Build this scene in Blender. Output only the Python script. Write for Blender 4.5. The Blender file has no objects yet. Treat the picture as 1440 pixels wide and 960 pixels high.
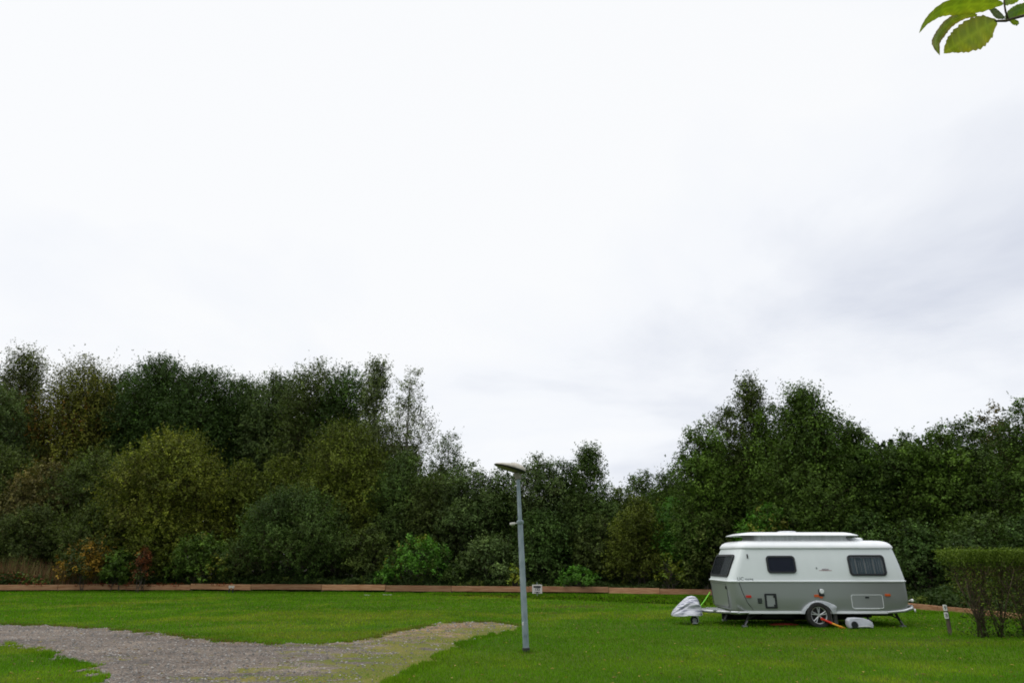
import bpy, bmesh, math, random
import numpy as np
from mathutils import Vector, Matrix
R = math.radians
sc = bpy.context.scene
col = sc.collection
H = 1.7; F = 960.0; PITCH = R(17.6); cP, sP = math.cos(PITCH), math.sin(PITCH)

# ---------------------------------------------------------------- projection helpers (layout survey)
def fw(v): return cP + ((v-480)/F)*sP
def upc(v): return sP - ((v-480)/F)*cP
def G(u, v, z=0.0):
    t = (z-H)/upc(v)
    return Vector(((u-720)/F*t, fw(v)*t, z))
def Pz(u, v, D):
    t = D/fw(v)
    return Vector(((u-720)/F*t, D, H+upc(v)*t))

# ---------------------------------------------------------------- materials
def mat(name, colr=(.5,.5,.5), rough=.5, metal=0, spec=.5, coat=0):
    m = bpy.data.materials.new(name); m.use_nodes = True
    b = m.node_tree.nodes['Principled BSDF']
    b.inputs['Base Color'].default_value = (*colr, 1); b.inputs['Roughness'].default_value = rough
    b.inputs['Metallic'].default_value = metal
    b.inputs['Specular IOR Level'].default_value = spec
    b.inputs['Coat Weight'].default_value = coat
    return m
def N(m, t, **kw):
    n = m.node_tree.nodes.new(t)
    for k, v in kw.items():
        if k in n.inputs.keys(): n.inputs[k].default_value = v
        else: setattr(n, k, v)
    return n
def L(m, a, b): m.node_tree.links.new(a, b)
def noisy(name, c1, c2, scale=6, rough=.6, bump=.0, detail=6, metal=0, stretch=(1,1,1), spec=.4, bscale=None, lo=.35, hi=.65, coat=0):
    m = mat(name, c1, rough, metal, spec, coat); b = m.node_tree.nodes['Principled BSDF']
    tc = N(m, 'ShaderNodeTexCoord'); mp = N(m, 'ShaderNodeMapping'); mp.inputs['Scale'].default_value = stretch
    L(m, tc.outputs['Object'], mp.inputs['Vector'])
    n = N(m, 'ShaderNodeTexNoise', Scale=scale, Detail=detail); L(m, mp.outputs[0], n.inputs['Vector'])
    cr = N(m, 'ShaderNodeValToRGB'); e = cr.color_ramp.elements
    e[0].position = lo; e[0].color = (*c1, 1); e[1].position = hi; e[1].color = (*c2, 1)
    L(m, n.outputs[0], cr.inputs[0]); L(m, cr.outputs[0], b.inputs['Base Color'])
    if bump:
        n2 = N(m, 'ShaderNodeTexNoise', Scale=bscale or scale*4, Detail=4); L(m, mp.outputs[0], n2.inputs['Vector'])
        bp = N(m, 'ShaderNodeBump', Strength=bump, Distance=.02); L(m, n2.outputs[0], bp.inputs['Height']); L(m, bp.outputs[0], b.inputs['Normal'])
    return m
def leaf_mat(name, trans=.25, rough=.55, spec=.25):
    m = bpy.data.materials.new(name); m.use_nodes = True; nt = m.node_tree
    b = nt.nodes['Principled BSDF']; out = nt.nodes['Material Output']
    at = N(m, 'ShaderNodeAttribute', attribute_name='col')
    L(m, at.outputs['Color'], b.inputs['Base Color']); b.inputs['Roughness'].default_value = rough
    b.inputs['Specular IOR Level'].default_value = spec
    tr = N(m, 'ShaderNodeBsdfTranslucent')
    hs = N(m, 'ShaderNodeMixRGB', blend_type='MULTIPLY'); hs.inputs[0].default_value = 1; hs.inputs[2].default_value = (1.5, 1.7, .6, 1)
    L(m, at.outputs['Color'], hs.inputs[1]); L(m, hs.outputs[0], tr.inputs['Color'])
    mx = N(m, 'ShaderNodeMixShader'); mx.inputs[0].default_value = trans
    L(m, b.outputs[0], mx.inputs[1]); L(m, tr.outputs[0], mx.inputs[2]); L(m, mx.outputs[0], out.inputs['Surface'])
    return m
M = {}
M['leaf'] = leaf_mat('leaf', trans=.18, rough=.6, spec=.10)
M['blade'] = leaf_mat('blade', trans=.2, rough=.6, spec=.06)
M['bark'] = noisy('bark', (.05,.042,.032), (.11,.095,.075), 5, .9, .6, stretch=(1,1,.25))
M['birch_bark'] = noisy('birch_bark', (.06,.05,.045), (.4,.38,.34), 3, .8, .3, stretch=(1,1,3))
M['twig'] = noisy('twig', (.05,.036,.02), (.10,.075,.045), 12, .9, .3)

# ---------------------------------------------------------------- object helpers
def tag(o, label=None, cat=None, group=None, kind=None):
    if label: o['label'] = label
    if cat: o['category'] = cat
    if group: o['group'] = group
    if kind: o['kind'] = kind
    return o
def empty(name, loc=(0,0,0), rz=0):
    o = bpy.data.objects.new(name, None); col.objects.link(o); o.location = loc; o.rotation_euler = (0,0,rz)
    o.empty_display_size = .3
    return o
def npmesh(name, V, counts, idx, material, parent=None, colors=None, smooth=False):
    V = np.asarray(V, dtype=np.float32).reshape(-1, 3)
    me = bpy.data.meshes.new(name); me.vertices.add(len(V)); me.vertices.foreach_set('co', V.ravel())
    idx = np.asarray(idx, dtype=np.int32).ravel(); counts = np.asarray(counts, dtype=np.int32)
    me.loops.add(len(idx)); me.loops.foreach_set('vertex_index', idx)
    me.polygons.add(len(counts)); me.polygons.foreach_set('loop_start', np.concatenate([[0], np.cumsum(counts)[:-1]]).astype(np.int32))
    me.polygons.foreach_set('loop_total', counts)
    if smooth: me.polygons.foreach_set('use_smooth', np.ones(len(counts), dtype=bool))
    if colors is not None:
        a = me.attributes.new('col', 'FLOAT_COLOR', 'POINT')
        c = np.ones((len(V), 4), dtype=np.float32); c[:, :3] = colors
        a.data.foreach_set('color', c.ravel())
    me.update(calc_edges=True)
    if isinstance(material, (list, tuple)):
        for q in material: me.materials.append(q)
    else: me.materials.append(material)
    o = bpy.data.objects.new(name, me); col.objects.link(o); o.parent = parent
    return o
class MB:
    """collects simple shapes in a bmesh, then links ONE object"""
    def __init__(s): s.bm = bmesh.new()
    def box(s, a, b, bev=0, rot=None, piv=None):
        g = bmesh.ops.create_cube(s.bm, size=1)['verts']
        a, b = Vector(a), Vector(b); c = (a+b)/2; d = b-a
        for v in g: v.co = Vector((v.co.x*d.x, v.co.y*d.y, v.co.z*d.z))
        if bev:
            ed = list({e for v in g for e in v.link_edges})
            r = bmesh.ops.bevel(s.bm, geom=ed, offset=bev, segments=2, affect='EDGES', profile=.6)
            g = list({v for f in r['faces'] for v in f.verts} | {v for v in g if v.is_valid})
        for v in g:
            if rot: v.co = rot @ v.co
            v.co += c
        return s
    def tube(s, pts, radii, n=8, cap=True):
        pts = [Vector(p) for p in pts]
        if not hasattr(radii, '__len__'): radii = [radii]*len(pts)
        rings = []; prev = None
        for i, p in enumerate(pts):
            d = (pts[min(i+1, len(pts)-1)] - pts[max(i-1, 0)]).normalized()
            if prev is None: x = d.orthogonal().normalized()
            else: x = (prev - d*prev.dot(d)).normalized()
            prev = x; y = d.cross(x)
            rings.append([s.bm.verts.new(p + (x*math.cos(2*math.pi*k/n) + y*math.sin(2*math.pi*k/n))*radii[i]) for k in range(n)])
        for a, b in zip(rings, rings[1:]):
            for k in range(n): s.bm.faces.new((a[k], a[(k+1) % n], b[(k+1) % n], b[k]))
        if cap:
            s.bm.faces.new(rings[0][::-1]); s.bm.faces.new(rings[-1])
        return s
    def loft(s, rings, cap0=True, cap1=True, closed=True):
        rr = [[s.bm.verts.new(p) for p in r] for r in rings]; n = len(rr[0])
        for a, b in zip(rr, rr[1:]):
            for k in range(n if closed else n-1): s.bm.faces.new((a[k], a[(k+1) % n], b[(k+1) % n], b[k]))
        if cap0: s.bm.faces.new(rr[0][::-1])
        if cap1: s.bm.faces.new(rr[-1])
        return s
    def plate(s, outline, fn, t0, t1, bev=.25, hole=None):
        """outline: 2d pts; fn(a,b,t) -> 3d point, t along the outward normal"""
        if hole is None:
            c = (sum(p[0] for p in outline)/len(outline), sum(p[1] for p in outline)/len(outline))
            e = .004
            def ins(p, e):
                d = (c[0]-p[0], c[1]-p[1]); l = math.hypot(*d) or 1
                return (p[0]+d[0]/l*e, p[1]+d[1]/l*e)
            s.loft([[fn(*p, t0) for p in outline], [fn(*p, t1-e) for p in outline], [fn(*ins(p, e), t1) for p in outline]])
        else:
            n = len(outline)
            A = [[s.bm.verts.new(fn(*p, t)) for p in o] for o in (outline, hole) for t in (t0, t1)]
            o0, o1, h0, h1 = A
            for k in range(n):
                j = (k+1) % n
                s.bm.faces.new((o0[k], o0[j], o1[j], o1[k])); s.bm.faces.new((o1[k], o1[j], h1[j], h1[k])); s.bm.faces.new((h1[k], h1[j], h0[j], h0[k]))
        return s
    def build(s, name, material, parent=None, smooth=False, auto=None):
        bmesh.ops.recalc_face_normals(s.bm, faces=s.bm.faces)
        me = bpy.data.meshes.new(name); s.bm.to_mesh(me); s.bm.free()
        me.materials.append(material)
        if smooth:
            for p in me.polygons: p.use_smooth = True
            if auto is not None:
                try: me.set_sharp_from_angle(angle=R(auto))
                except Exception: pass
        o = bpy.data.objects.new(name, me); col.objects.link(o); o.parent = parent
        return o
def rrect(a0, a1, b0, b1, r, n=5, sk=0.0):
    pts = []
    for (cx, cy, st) in ((a1-r, b1-r, 0), (a0+r, b1-r, 90), (a0+r, b0+r, 180), (a1-r, b0+r, 270)):
        for k in range(n+1):
            a = R(st+90*k/n); pts.append((cx+r*math.cos(a), cy+r*math.sin(a)))
    return pts
def text_mesh(name, body, size, material, parent, loc, rot, extrude=.002, bold=0):
    cu = bpy.data.curves.new(name, 'FONT'); cu.body = body; cu.size = size; cu.extrude = extrude; cu.offset = bold
    cu.align_x = 'CENTER'; cu.align_y = 'CENTER'
    to = bpy.data.objects.new(name, cu); col.objects.link(to)
    dg = bpy.context.evaluated_depsgraph_get(); dg.update()
    me = bpy.data.meshes.new_from_object(to.evaluated_get(dg)); bpy.data.objects.remove(to); bpy.data.curves.remove(cu)
    me.materials.clear(); me.materials.append(material)
    o = bpy.data.objects.new(name, me); col.objects.link(o); o.parent = parent; o.location = loc; o.rotation_euler = rot
    return o

# value noise in numpy
_rng0 = np.random.default_rng(7); _T = _rng0.random((256, 256)).astype(np.float32)
def vnoise(x, y, s):
    x = np.asarray(x)*s; y = np.asarray(y)*s; xi = np.floor(x).astype(int); yi = np.floor(y).astype(int)
    fx = x-xi; fy = y-yi; fx = fx*fx*(3-2*fx); fy = fy*fy*(3-2*fy)
    a = _T[xi & 255, yi & 255]; b = _T[(xi+1) & 255, yi & 255]; c = _T[xi & 255, (yi+1) & 255]; d = _T[(xi+1) & 255, (yi+1) & 255]
    return (a*(1-fx)+b*fx)*(1-fy)+(c*(1-fx)+d*fx)*fy
def fnoise(x, y, s): return (vnoise(x, y, s)*.5+vnoise(x+31, y-17, s*2.1)*.27+vnoise(x-9, y+57, s*4.3)*.15+vnoise(x+3, y+5, s*9)*.08)

# ---------------------------------------------------------------- camera
cam = bpy.data.cameras.new('camera'); co = bpy.data.objects.new('camera', cam); col.objects.link(co)
cam.lens = 24; cam.sensor_width = 36; cam.clip_end = 5000; cam.clip_start = .05
co.location = (0, 0, H); co.rotation_euler = (R(90)+PITCH, 0, 0); sc.camera = co

# ---------------------------------------------------------------- world: bright overcast over a Nishita sky
SUN_EL, SUN_AZ = R(52), R(-120)   # azimuth measured clockwise from +Y (camera direction)
w = bpy.data.worlds.new('World'); sc.world = w; w.use_nodes = True; nt = w.node_tree
class W: node_tree = nt
bg = nt.nodes['Background']; bg.inputs[1].default_value = .1
sky = N(W, 'ShaderNodeTexSky'); sky.sky_type = 'NISHITA'; sky.sun_disc = False; sky.sun_elevation = SUN_EL; sky.sun_rotation = SUN_AZ
tc = N(W, 'ShaderNodeTexCoord'); sep = N(W, 'ShaderNodeSeparateXYZ'); L(W, tc.outputs['Generated'], sep.inputs[0])
# project direction on a cloud deck so that clouds foreshorten towards the horizon
ad = N(W, 'ShaderNodeMath', operation='ADD'); L(W, sep.outputs[2], ad.inputs[0]); ad.inputs[1].default_value = .22
mxz = N(W, 'ShaderNodeMath', operation='MAXIMUM'); L(W, ad.outputs[0], mxz.inputs[0]); mxz.inputs[1].default_value = .1
dx = N(W, 'ShaderNodeMath', operation='DIVIDE'); L(W, sep.outputs[0], dx.inputs[0]); L(W, mxz.outputs[0], dx.inputs[1])
dy = N(W, 'ShaderNodeMath', operation='DIVIDE'); L(W, sep.outputs[1], dy.inputs[0]); L(W, mxz.outputs[0], dy.inputs[1])
cb = N(W, 'ShaderNodeCombineXYZ'); L(W, dx.outputs[0], cb.inputs[0]); L(W, dy.outputs[0], cb.inputs[1])
n1 = N(W, 'ShaderNodeTexNoise', Scale=1.1, Detail=7, Roughness=.52, Distortion=.35); L(W, cb.outputs[0], n1.inputs['Vector'])
n1b = N(W, 'ShaderNodeMath', operation='MULTIPLY_ADD'); L(W, n1.outputs[0], n1b.inputs[0]); n1b.inputs[1].default_value = 1.6; n1b.inputs[2].default_value = -.19
# gradient of the cloud deck: darker and bluer towards the lower right, brightest overhead
g1 = N(W, 'ShaderNodeMath', operation='MULTIPLY_ADD'); L(W, sep.outputs[0], g1.inputs[0]); g1.inputs[1].default_value = -.26; g1.inputs[2].default_value = .10
g2 = N(W, 'ShaderNodeMath', operation='MULTIPLY_ADD'); L(W, sep.outputs[2], g2.inputs[0]); g2.inputs[1].default_value = .62; L(W, g1.outputs[0], g2.inputs[2])
g3 = N(W, 'ShaderNodeMath', operation='ADD'); L(W, g2.outputs[0], g3.inputs[0]); L(W, n1b.outputs[0], g3.inputs[1])
cr = N(W, 'ShaderNodeValToRGB'); L(W, g3.outputs[0], cr.inputs[0]); e = cr.color_ramp.elements
e[0].position = .34; e[0].color = (.60, .64, .75, 1); e[1].position = 1.0; e[1].color = (.975, .985, 1.0, 1)
q = cr.color_ramp.elements.new(.60); q.color = (.80, .83, .90, 1)
q = cr.color_ramp.elements.new(.80); q.color = (.93, .95, .99, 1)
mu = N(W, 'ShaderNodeMixRGB', blend_type='MULTIPLY'); mu.inputs[0].default_value = 1; L(W, cr.outputs[0], mu.inputs[1])
zz = N(W, 'ShaderNodeMath', operation='MULTIPLY_ADD'); L(W, sep.outputs[2], zz.inputs[0]); zz.inputs[1].default_value = 44.0; zz.inputs[2].default_value = 10.25-44.0*.70; zc_ = N(W, 'ShaderNodeMath', operation='MAXIMUM'); L(W, zz.outputs[0], zc_.inputs[0]); zc_.inputs[1].default_value = 10.25; zz = zc_
L(W, zz.outputs[0], mu.inputs[2])
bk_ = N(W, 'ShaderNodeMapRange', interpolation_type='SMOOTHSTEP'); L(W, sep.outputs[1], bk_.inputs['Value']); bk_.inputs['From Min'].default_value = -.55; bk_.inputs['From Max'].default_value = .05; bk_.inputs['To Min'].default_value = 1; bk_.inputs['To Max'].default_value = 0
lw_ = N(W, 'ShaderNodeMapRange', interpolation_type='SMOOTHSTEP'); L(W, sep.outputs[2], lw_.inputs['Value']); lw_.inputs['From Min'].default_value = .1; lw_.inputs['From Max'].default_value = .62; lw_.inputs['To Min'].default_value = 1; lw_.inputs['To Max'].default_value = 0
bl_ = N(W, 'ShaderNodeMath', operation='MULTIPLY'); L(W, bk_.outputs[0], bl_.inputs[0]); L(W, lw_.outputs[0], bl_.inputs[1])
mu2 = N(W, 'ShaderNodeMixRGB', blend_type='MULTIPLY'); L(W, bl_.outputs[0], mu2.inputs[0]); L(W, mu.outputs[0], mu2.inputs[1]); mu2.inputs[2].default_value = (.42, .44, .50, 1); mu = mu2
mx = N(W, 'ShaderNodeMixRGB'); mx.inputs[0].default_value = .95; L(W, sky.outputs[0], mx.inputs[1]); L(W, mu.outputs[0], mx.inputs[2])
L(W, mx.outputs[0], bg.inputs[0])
sl = bpy.data.lights.new('sun', 'SUN'); sl.energy = .6; sl.angle = R(28); sl.color = (1, .96, .9)
so = bpy.data.objects.new('sun', sl); col.objects.link(so)
sd = Vector((math.sin(SUN_AZ)*math.cos(SUN_EL), math.cos(SUN_AZ)*math.cos(SUN_EL), math.sin(SUN_EL)))
so.rotation_euler = (-sd).to_track_quat('-Z', 'Y').to_euler(); so.location = (-20, -10, 30)
sc.view_settings.view_transform = 'Standard'; sc.view_settings.look = 'None'; sc.view_settings.gamma = 1; sc.view_settings.exposure = 0
sc.view_settings.use_curve_mapping = False

# ---------------------------------------------------------------- fence line (world polyline)
FP = [(-140,834.5),(0,833.3),(130,832.2),(250,832),(360,832.8),(460,833.6),(560,834.4),(700,835.2),(790,836),(860,836.8),(930,837.6),(985,838.6),(1060,841),(1140,845.5),(1215,851.5),(1283,858.2),(1345,864.5),(1400,870.5),(1440,875.5)]
FW = [G(u, v) for u, v in FP]
FW.append(FW[-1] + (FW[-1]-FW[-2]).normalized()*7)
FA = np.array([(p.x, p.y) for p in FW])
def fence_dist(x, y):
    """signed distance to the fence: negative on the lawn side"""
    P = np.stack([x, y], -1); best = np.full(len(x), 1e9); sg = np.ones(len(x))
    for a, b in zip(FA[:-1], FA[1:]):
        d = b-a; t = np.clip(((P-a)@d)/(d@d), 0, 1); c = a+t[:, None]*d; dd = np.hypot(*(P-c).T)
        cr_ = d[0]*(P[:, 1]-a[1])-d[1]*(P[:, 0]-a[0]); m = dd < best
        best[m] = dd[m]; sg[m] = np.sign(cr_[m])
    return best*sg

# ---------------------------------------------------------------- gravel outline
up_edge = [(0,877.5),(70,880),(140,884),(200,889),(300,901),(350,905),(400,907.5),(450,907),(500,903),(530,897),(560,888),(600,880),(640,875.5),(690,874.5),(733,880)]
lo_edge = [(728,884),(700,890),(680,894),(650,902),(640,908),(610,922),(590,935),(565,948),(545,962)]
left_in = [(150,965),(150,950),(122,937),(90,925),(60,915),(0,902)]
GP = [(-60, 23.5), (-30, 22.2)] + [tuple(G(u, v)[:2]) for u, v in up_edge+lo_edge] + [(-1.6, 6), (-1.4, -12), (-6.4, -12), (-6.0, 6)] + [tuple(G(u, v)[:2]) for u, v in left_in] + [(-30, 19.5), (-60, 20.5)]
GP = np.array(GP)
def inpoly(x, y, P):
    ins = np.zeros(len(x), bool); j = len(P)-1
    for i in range(len(P)):
        xi, yi = P[i]; xj, yj = P[j]
        c = ((yi > y) != (yj > y)) & (x < (xj-xi)*(y-yi)/(yj-yi+1e-12)+xi)
        ins ^= c; j = i
    return ins
def on_gravel(x, y, amp=.28):
    nx = x+(fnoise(x, y, 1.3)-.5)*amp*2; ny = y+(fnoise(x+40, y+9, 1.3)-.5)*amp*2; nx += (vnoise(x+7, y, 6)-.5)*.3; ny += (vnoise(x, y+3, 6)-.5)*.42+(vnoise(x+50, y+3, 2.6)-.5)*.35
    return inpoly(nx, ny, GP)
LE = np.array([tuple(G(u, v)[:2]) for u, v in lo_edge]+[(-1.6, 6)])
UE = np.array([tuple(G(u, v)[:2]) for u, v in up_edge])
def pl_dist(x, y, A):
    P = np.stack([x, y], -1); best = np.full(len(x), 1e9)
    for a, b in zip(A[:-1], A[1:]):
        d = b-a; t = np.clip(((P-a)@d)/(d@d), 0, 1); best = np.minimum(best, np.hypot(*(P-(a+t[:, None]*d)).T))
    return best
def moss_w(x, y):
    d = pl_dist(x, y, LE); d2 = pl_dist(x, y, UE)
    near_tip = np.clip((y-15)/4, 0, 1)
    w_ = np.clip(1.1-d/(3.4-1.2*near_tip), 0, 1)
    w_ = np.maximum(w_, np.clip(.75-d2/.45, 0, 1)*np.clip((x+7)/3, 0.15, 1))
    w_ = np.maximum(w_, np.clip((x+2.2)/2.0, 0, 1)*.55*(y > 17))
    return w_

# ---------------------------------------------------------------- ground sheets
gm = mat('lawn_soil', (.05,.09,.015), .95, spec=.1); b = gm.node_tree.nodes['Principled BSDF']
tcg = N(gm, 'ShaderNodeTexCoord'); n_a = N(gm, 'ShaderNodeTexNoise', Scale=.35, Detail=5); n_b = N(gm, 'ShaderNodeTexNoise', Scale=22, Detail=6)
L(gm, tcg.outputs['Object'], n_a.inputs['Vector']); L(gm, tcg.outputs['Object'], n_b.inputs['Vector'])
mm = N(gm, 'ShaderNodeMath', operation='MULTIPLY_ADD'); L(gm, n_b.outputs[0], mm.inputs[0]); mm.inputs[1].default_value = .6; L(gm, n_a.outputs[0], mm.inputs[2])
crg = N(gm, 'ShaderNodeValToRGB'); L(gm, mm.outputs[0], crg.inputs[0]); e = crg.color_ramp.elements
e[0].position = .6; e[0].color = (.036,.088,.004,1); e[1].position = .98; e[1].color = (.072,.118,.008,1)
L(gm, crg.outputs[0], b.inputs['Base Color'])
bp = N(gm, 'ShaderNodeBump', Strength=.8, Distance=.04); L(gm, n_b.outputs[0], bp.inputs['Height']); L(gm, bp.outputs[0], b.inputs['Normal'])
S = 1500
tag(npmesh('ground', [(-S,-S,0),(S,-S,0),(S,S,0),(-S,S,0)], [4], [0,1,2,3], gm), kind='structure')
# forest floor behind the fence
ff = noisy('leaf_litter', (.018,.013,.008), (.04,.032,.016), 3, .95, .6)
pts = [(p.x, p.y) for p in FW]
nrm = []
for i in range(len(pts)):
    a = Vector(pts[max(i-1, 0)]); b_ = Vector(pts[min(i+1, len(pts)-1)]); d = (b_-a).normalized(); nrm.append((-d.y, d.x))
inner = [(p[0]+n_[0]*.12, p[1]+n_[1]*.12) for p, n_ in zip(pts, nrm)]
mb = MB(); vs_ = [mb.bm.verts.new((x, y, .006)) for x, y in [(-300, 36.5)]+inner+[(60, 5), (400, 5), (400, 400), (-300, 400)]]
f_ = mb.bm.faces.new(vs_); bmesh.ops.triangulate(mb.bm, faces=[f_])
tag(mb.build('forest_floor', ff), kind='structure')
# gravel sheet
cs = .09
gx, gy = np.meshgrid(np.arange(-16, 1.2, cs), np.arange(9, 22.5, cs), indexing='ij')
def grid_sheet(x0, x1, y0, y1, cs):
    nx = int((x1-x0)/cs)+1; ny = int((y1-y0)/cs)+1
    gx, gy = np.meshgrid(x0+np.arange(nx)*cs, y0+np.arange(ny)*cs, indexing='ij')
    keep = on_gravel((gx[:-1,:-1]+cs/2).ravel(), (gy[:-1,:-1]+cs/2).ravel())
    ii, jj = np.meshgrid(np.arange(nx-1), np.arange(ny-1), indexing='ij'); ii = ii.ravel()[keep]; jj = jj.ravel()[keep]
    a = ii*ny+jj; F_ = np.stack([a, a+ny, a+ny+1, a+1], -1)
    X = gx.ravel(); Y = gy.ravel()
    return X, Y, F_
Xa, Ya, Fa = grid_sheet(-22, 1.4, 8, 22.6, cs)
Xb, Yb, Fb = grid_sheet(-60.8, -22, 8, 24.2, .4)
Xc, Yc, Fc = grid_sheet(-22, 1.4, -12, 8, .4)
X_ = np.concatenate([Xa, Xb, Xc]); Y_ = np.concatenate([Ya, Yb, Yc]); F_ = np.concatenate([Fa, Fb+len(Xa), Fc+len(Xa)+len(Xb)])
used, inv = np.unique(F_.ravel(), return_inverse=True)
X_ = X_[used]; Y_ = Y_[used]; F_ = inv.reshape(-1, 4)
Z_ = .010+(fnoise(X_, Y_, .8)-.5)*.012
mw = moss_w(X_, Y_)
trk = np.exp(-((fnoise(X_*.5, Y_*2.2, .5)-.5)/.1)**2)
tanw = np.clip((Y_-15.2)/2.5, 0, 1)*np.clip((X_+5.5)/3.5, 0, 1)+.45*np.clip(1-pl_dist(X_, Y_, UE)/.4, 0, 1); colr = np.stack([mw, trk, np.clip(tanw, 0, 1)], -1)
gv = bpy.data.materials.new('gravel'); gv.use_nodes = True; b = gv.node_tree.nodes['Principled BSDF']; b.inputs['Roughness'].default_value = .9; b.inputs['Specular IOR Level'].default_value = .2
at = N(gv, 'ShaderNodeAttribute', attribute_name='col'); sp = N(gv, 'ShaderNodeSeparateColor'); L(gv, at.outputs['Color'], sp.inputs[0])
tcg = N(gv, 'ShaderNodeTexCoord')
vo = N(gv, 'ShaderNodeTexVoronoi', Scale=48); L(gv, tcg.outputs['Object'], vo.inputs['Vector'])
crv = N(gv, 'ShaderNodeValToRGB'); L(gv, vo.outputs['Color'], crv.inputs[0]); e = crv.color_ramp.elements
e[0].position = .1; e[0].color = (.070,.060,.050,1); e[1].position = .9; e[1].color = (.25,.225,.195,1)
q = crv.color_ramp.elements.new(.5); q.color = (.135,.118,.102,1)
nl = N(gv, 'ShaderNodeTexNoise', Scale=.55, Detail=9, Roughness=.7); L(gv, tcg.outputs['Object'], nl.inputs['Vector'])
crl = N(gv, 'ShaderNodeValToRGB'); L(gv, nl.outputs[0], crl.inputs[0]); e = crl.color_ramp.elements
e[0].position = .32; e[0].color = (.80,.77,.78,1); e[1].position = .68; e[1].color = (1.55,1.48,1.42,1)
m1 = N(gv, 'ShaderNodeMixRGB', blend_type='MULTIPLY'); m1.inputs[0].default_value = 1; L(gv, crv.outputs[0], m1.inputs[1]); L(gv, crl.outputs[0], m1.inputs[2])
mpm = N(gv, 'ShaderNodeMapping'); mpm.inputs['Scale'].default_value = (.8, 1.5, 1); L(gv, tcg.outputs['Object'], mpm.inputs['Vector']); nm = N(gv, 'ShaderNodeTexNoise', Scale=1.35, Detail=10, Roughness=.70); L(gv, mpm.outputs[0], nm.inputs['Vector'])
ma = N(gv, 'ShaderNodeMath', operation='MULTIPLY_ADD'); L(gv, sp.outputs[0], ma.inputs[0]); ma.inputs[1].default_value = .22; L(gv, nm.outputs[0], ma.inputs[2])
crm = N(gv, 'ShaderNodeValToRGB'); L(gv, ma.outputs[0], crm.inputs[0]); e = crm.color_ramp.elements
e[0].position = .61; e[0].color = (0,0,0,1); e[1].position = .645; e[1].color = (1,1,1,1)
m2 = N(gv, 'ShaderNodeMixRGB'); L(gv, crm.outputs[0], m2.inputs[0]); mps = N(gv, 'ShaderNodeMapping'); mps.inputs['Scale'].default_value = (.22, 1.7, 1); mps.inputs['Rotation'].default_value = (0, 0, R(14)); L(gv, tcg.outputs['Object'], mps.inputs['Vector'])
nst = N(gv, 'ShaderNodeTexNoise', Scale=1.0, Detail=6, Roughness=.6, Distortion=.6); L(gv, mps.outputs[0], nst.inputs['Vector'])
crs = N(gv, 'ShaderNodeValToRGB'); L(gv, nst.outputs[0], crs.inputs[0]); e = crs.color_ramp.elements; e[0].position = .36; e[0].color = (.66,.65,.66,1); e[1].position = .64; e[1].color = (1.22,1.18,1.12,1)
m1b = N(gv, 'ShaderNodeMixRGB', blend_type='MULTIPLY'); m1b.inputs[0].default_value = 1; L(gv, m1.outputs[0], m1b.inputs[1]); L(gv, crs.outputs[0], m1b.inputs[2]); m1c = N(gv, 'ShaderNodeMixRGB', blend_type='MULTIPLY'); L(gv, sp.outputs[2], m1c.inputs[0]); L(gv, m1b.outputs[0], m1c.inputs[1]); m1c.inputs[2].default_value = (1.45, 1.22, .82, 1); L(gv, m1c.outputs[0], m2.inputs[1])
crc = N(gv, 'ShaderNodeValToRGB'); L(gv, nl.outputs[0], crc.inputs[0]); e = crc.color_ramp.elements
e[0].position = .35; e[0].color = (.095,.12,.016,1); e[1].position = .65; e[1].color = (.20,.17,.04,1)
L(gv, crc.outputs[0], m2.inputs[2]); L(gv, m2.outputs[0], b.inputs['Base Color'])
bp = N(gv, 'ShaderNodeBump', Strength=.9, Distance=.012); L(gv, vo.outputs['Distance'], bp.inputs['Height']); L(gv, bp.outputs[0], b.inputs['Normal'])
tag(npmesh('gravel_track', np.stack([X_, Y_, Z_], -1), np.full(len(F_), 4), F_, gv, colors=colr, smooth=True), kind='structure')
# loose stones
rng = np.random.default_rng(5)
n = 34000
y = 10.2+12*rng.random(n)**1.6; x = -17+18*rng.random(n)
k = on_gravel(x, y, .4) & (np.abs(x) < y*.8+1) & (moss_w(x, y) < rng.random(n)+.25)
x, y = x[k], y[k]; n = len(x)
oc = np.array([(1,0,0),(0,1,0),(-1,0,0),(0,-1,0),(0,0,.7),(0,0,-.4)]); of = np.array([(0,1,4),(1,2,4),(2,3,4),(3,0,4)])
sz = (.008+.018*rng.random(n)**3)*(.6+y/22)
th = rng.random(n)*6.28; c_, s_ = np.cos(th), np.sin(th)
O = oc[None]*sz[:, None, None]*(0.7+.6*rng.random((n, 6, 1)))
V = np.stack([O[..., 0]*c_[:, None]-O[..., 1]*s_[:, None]+x[:, None], O[..., 0]*s_[:, None]+O[..., 1]*c_[:, None]+y[:, None], O[..., 2]+.016], -1)
g_ = .08+.22*rng.random(n)**2.2; cc = np.stack([g_*1.04, g_*.97, g_*.88], -1)
stone = bpy.data.materials.new('stone'); stone.use_nodes = True; at = N(stone, 'ShaderNodeAttribute', attribute_name='col')
L(stone, at.outputs['Color'], stone.node_tree.nodes['Principled BSDF'].inputs['Base Color']); stone.node_tree.nodes['Principled BSDF'].inputs['Roughness'].default_value = .85
tag(npmesh('loose_stones', V, np.full(n*4, 3), (of[None]+(np.arange(n)*6)[:, None, None]), stone, colors=np.repeat(cc, 6, 0)), label='loose grey stones strewn over the gravel track', cat='gravel', kind='stuff')

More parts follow.
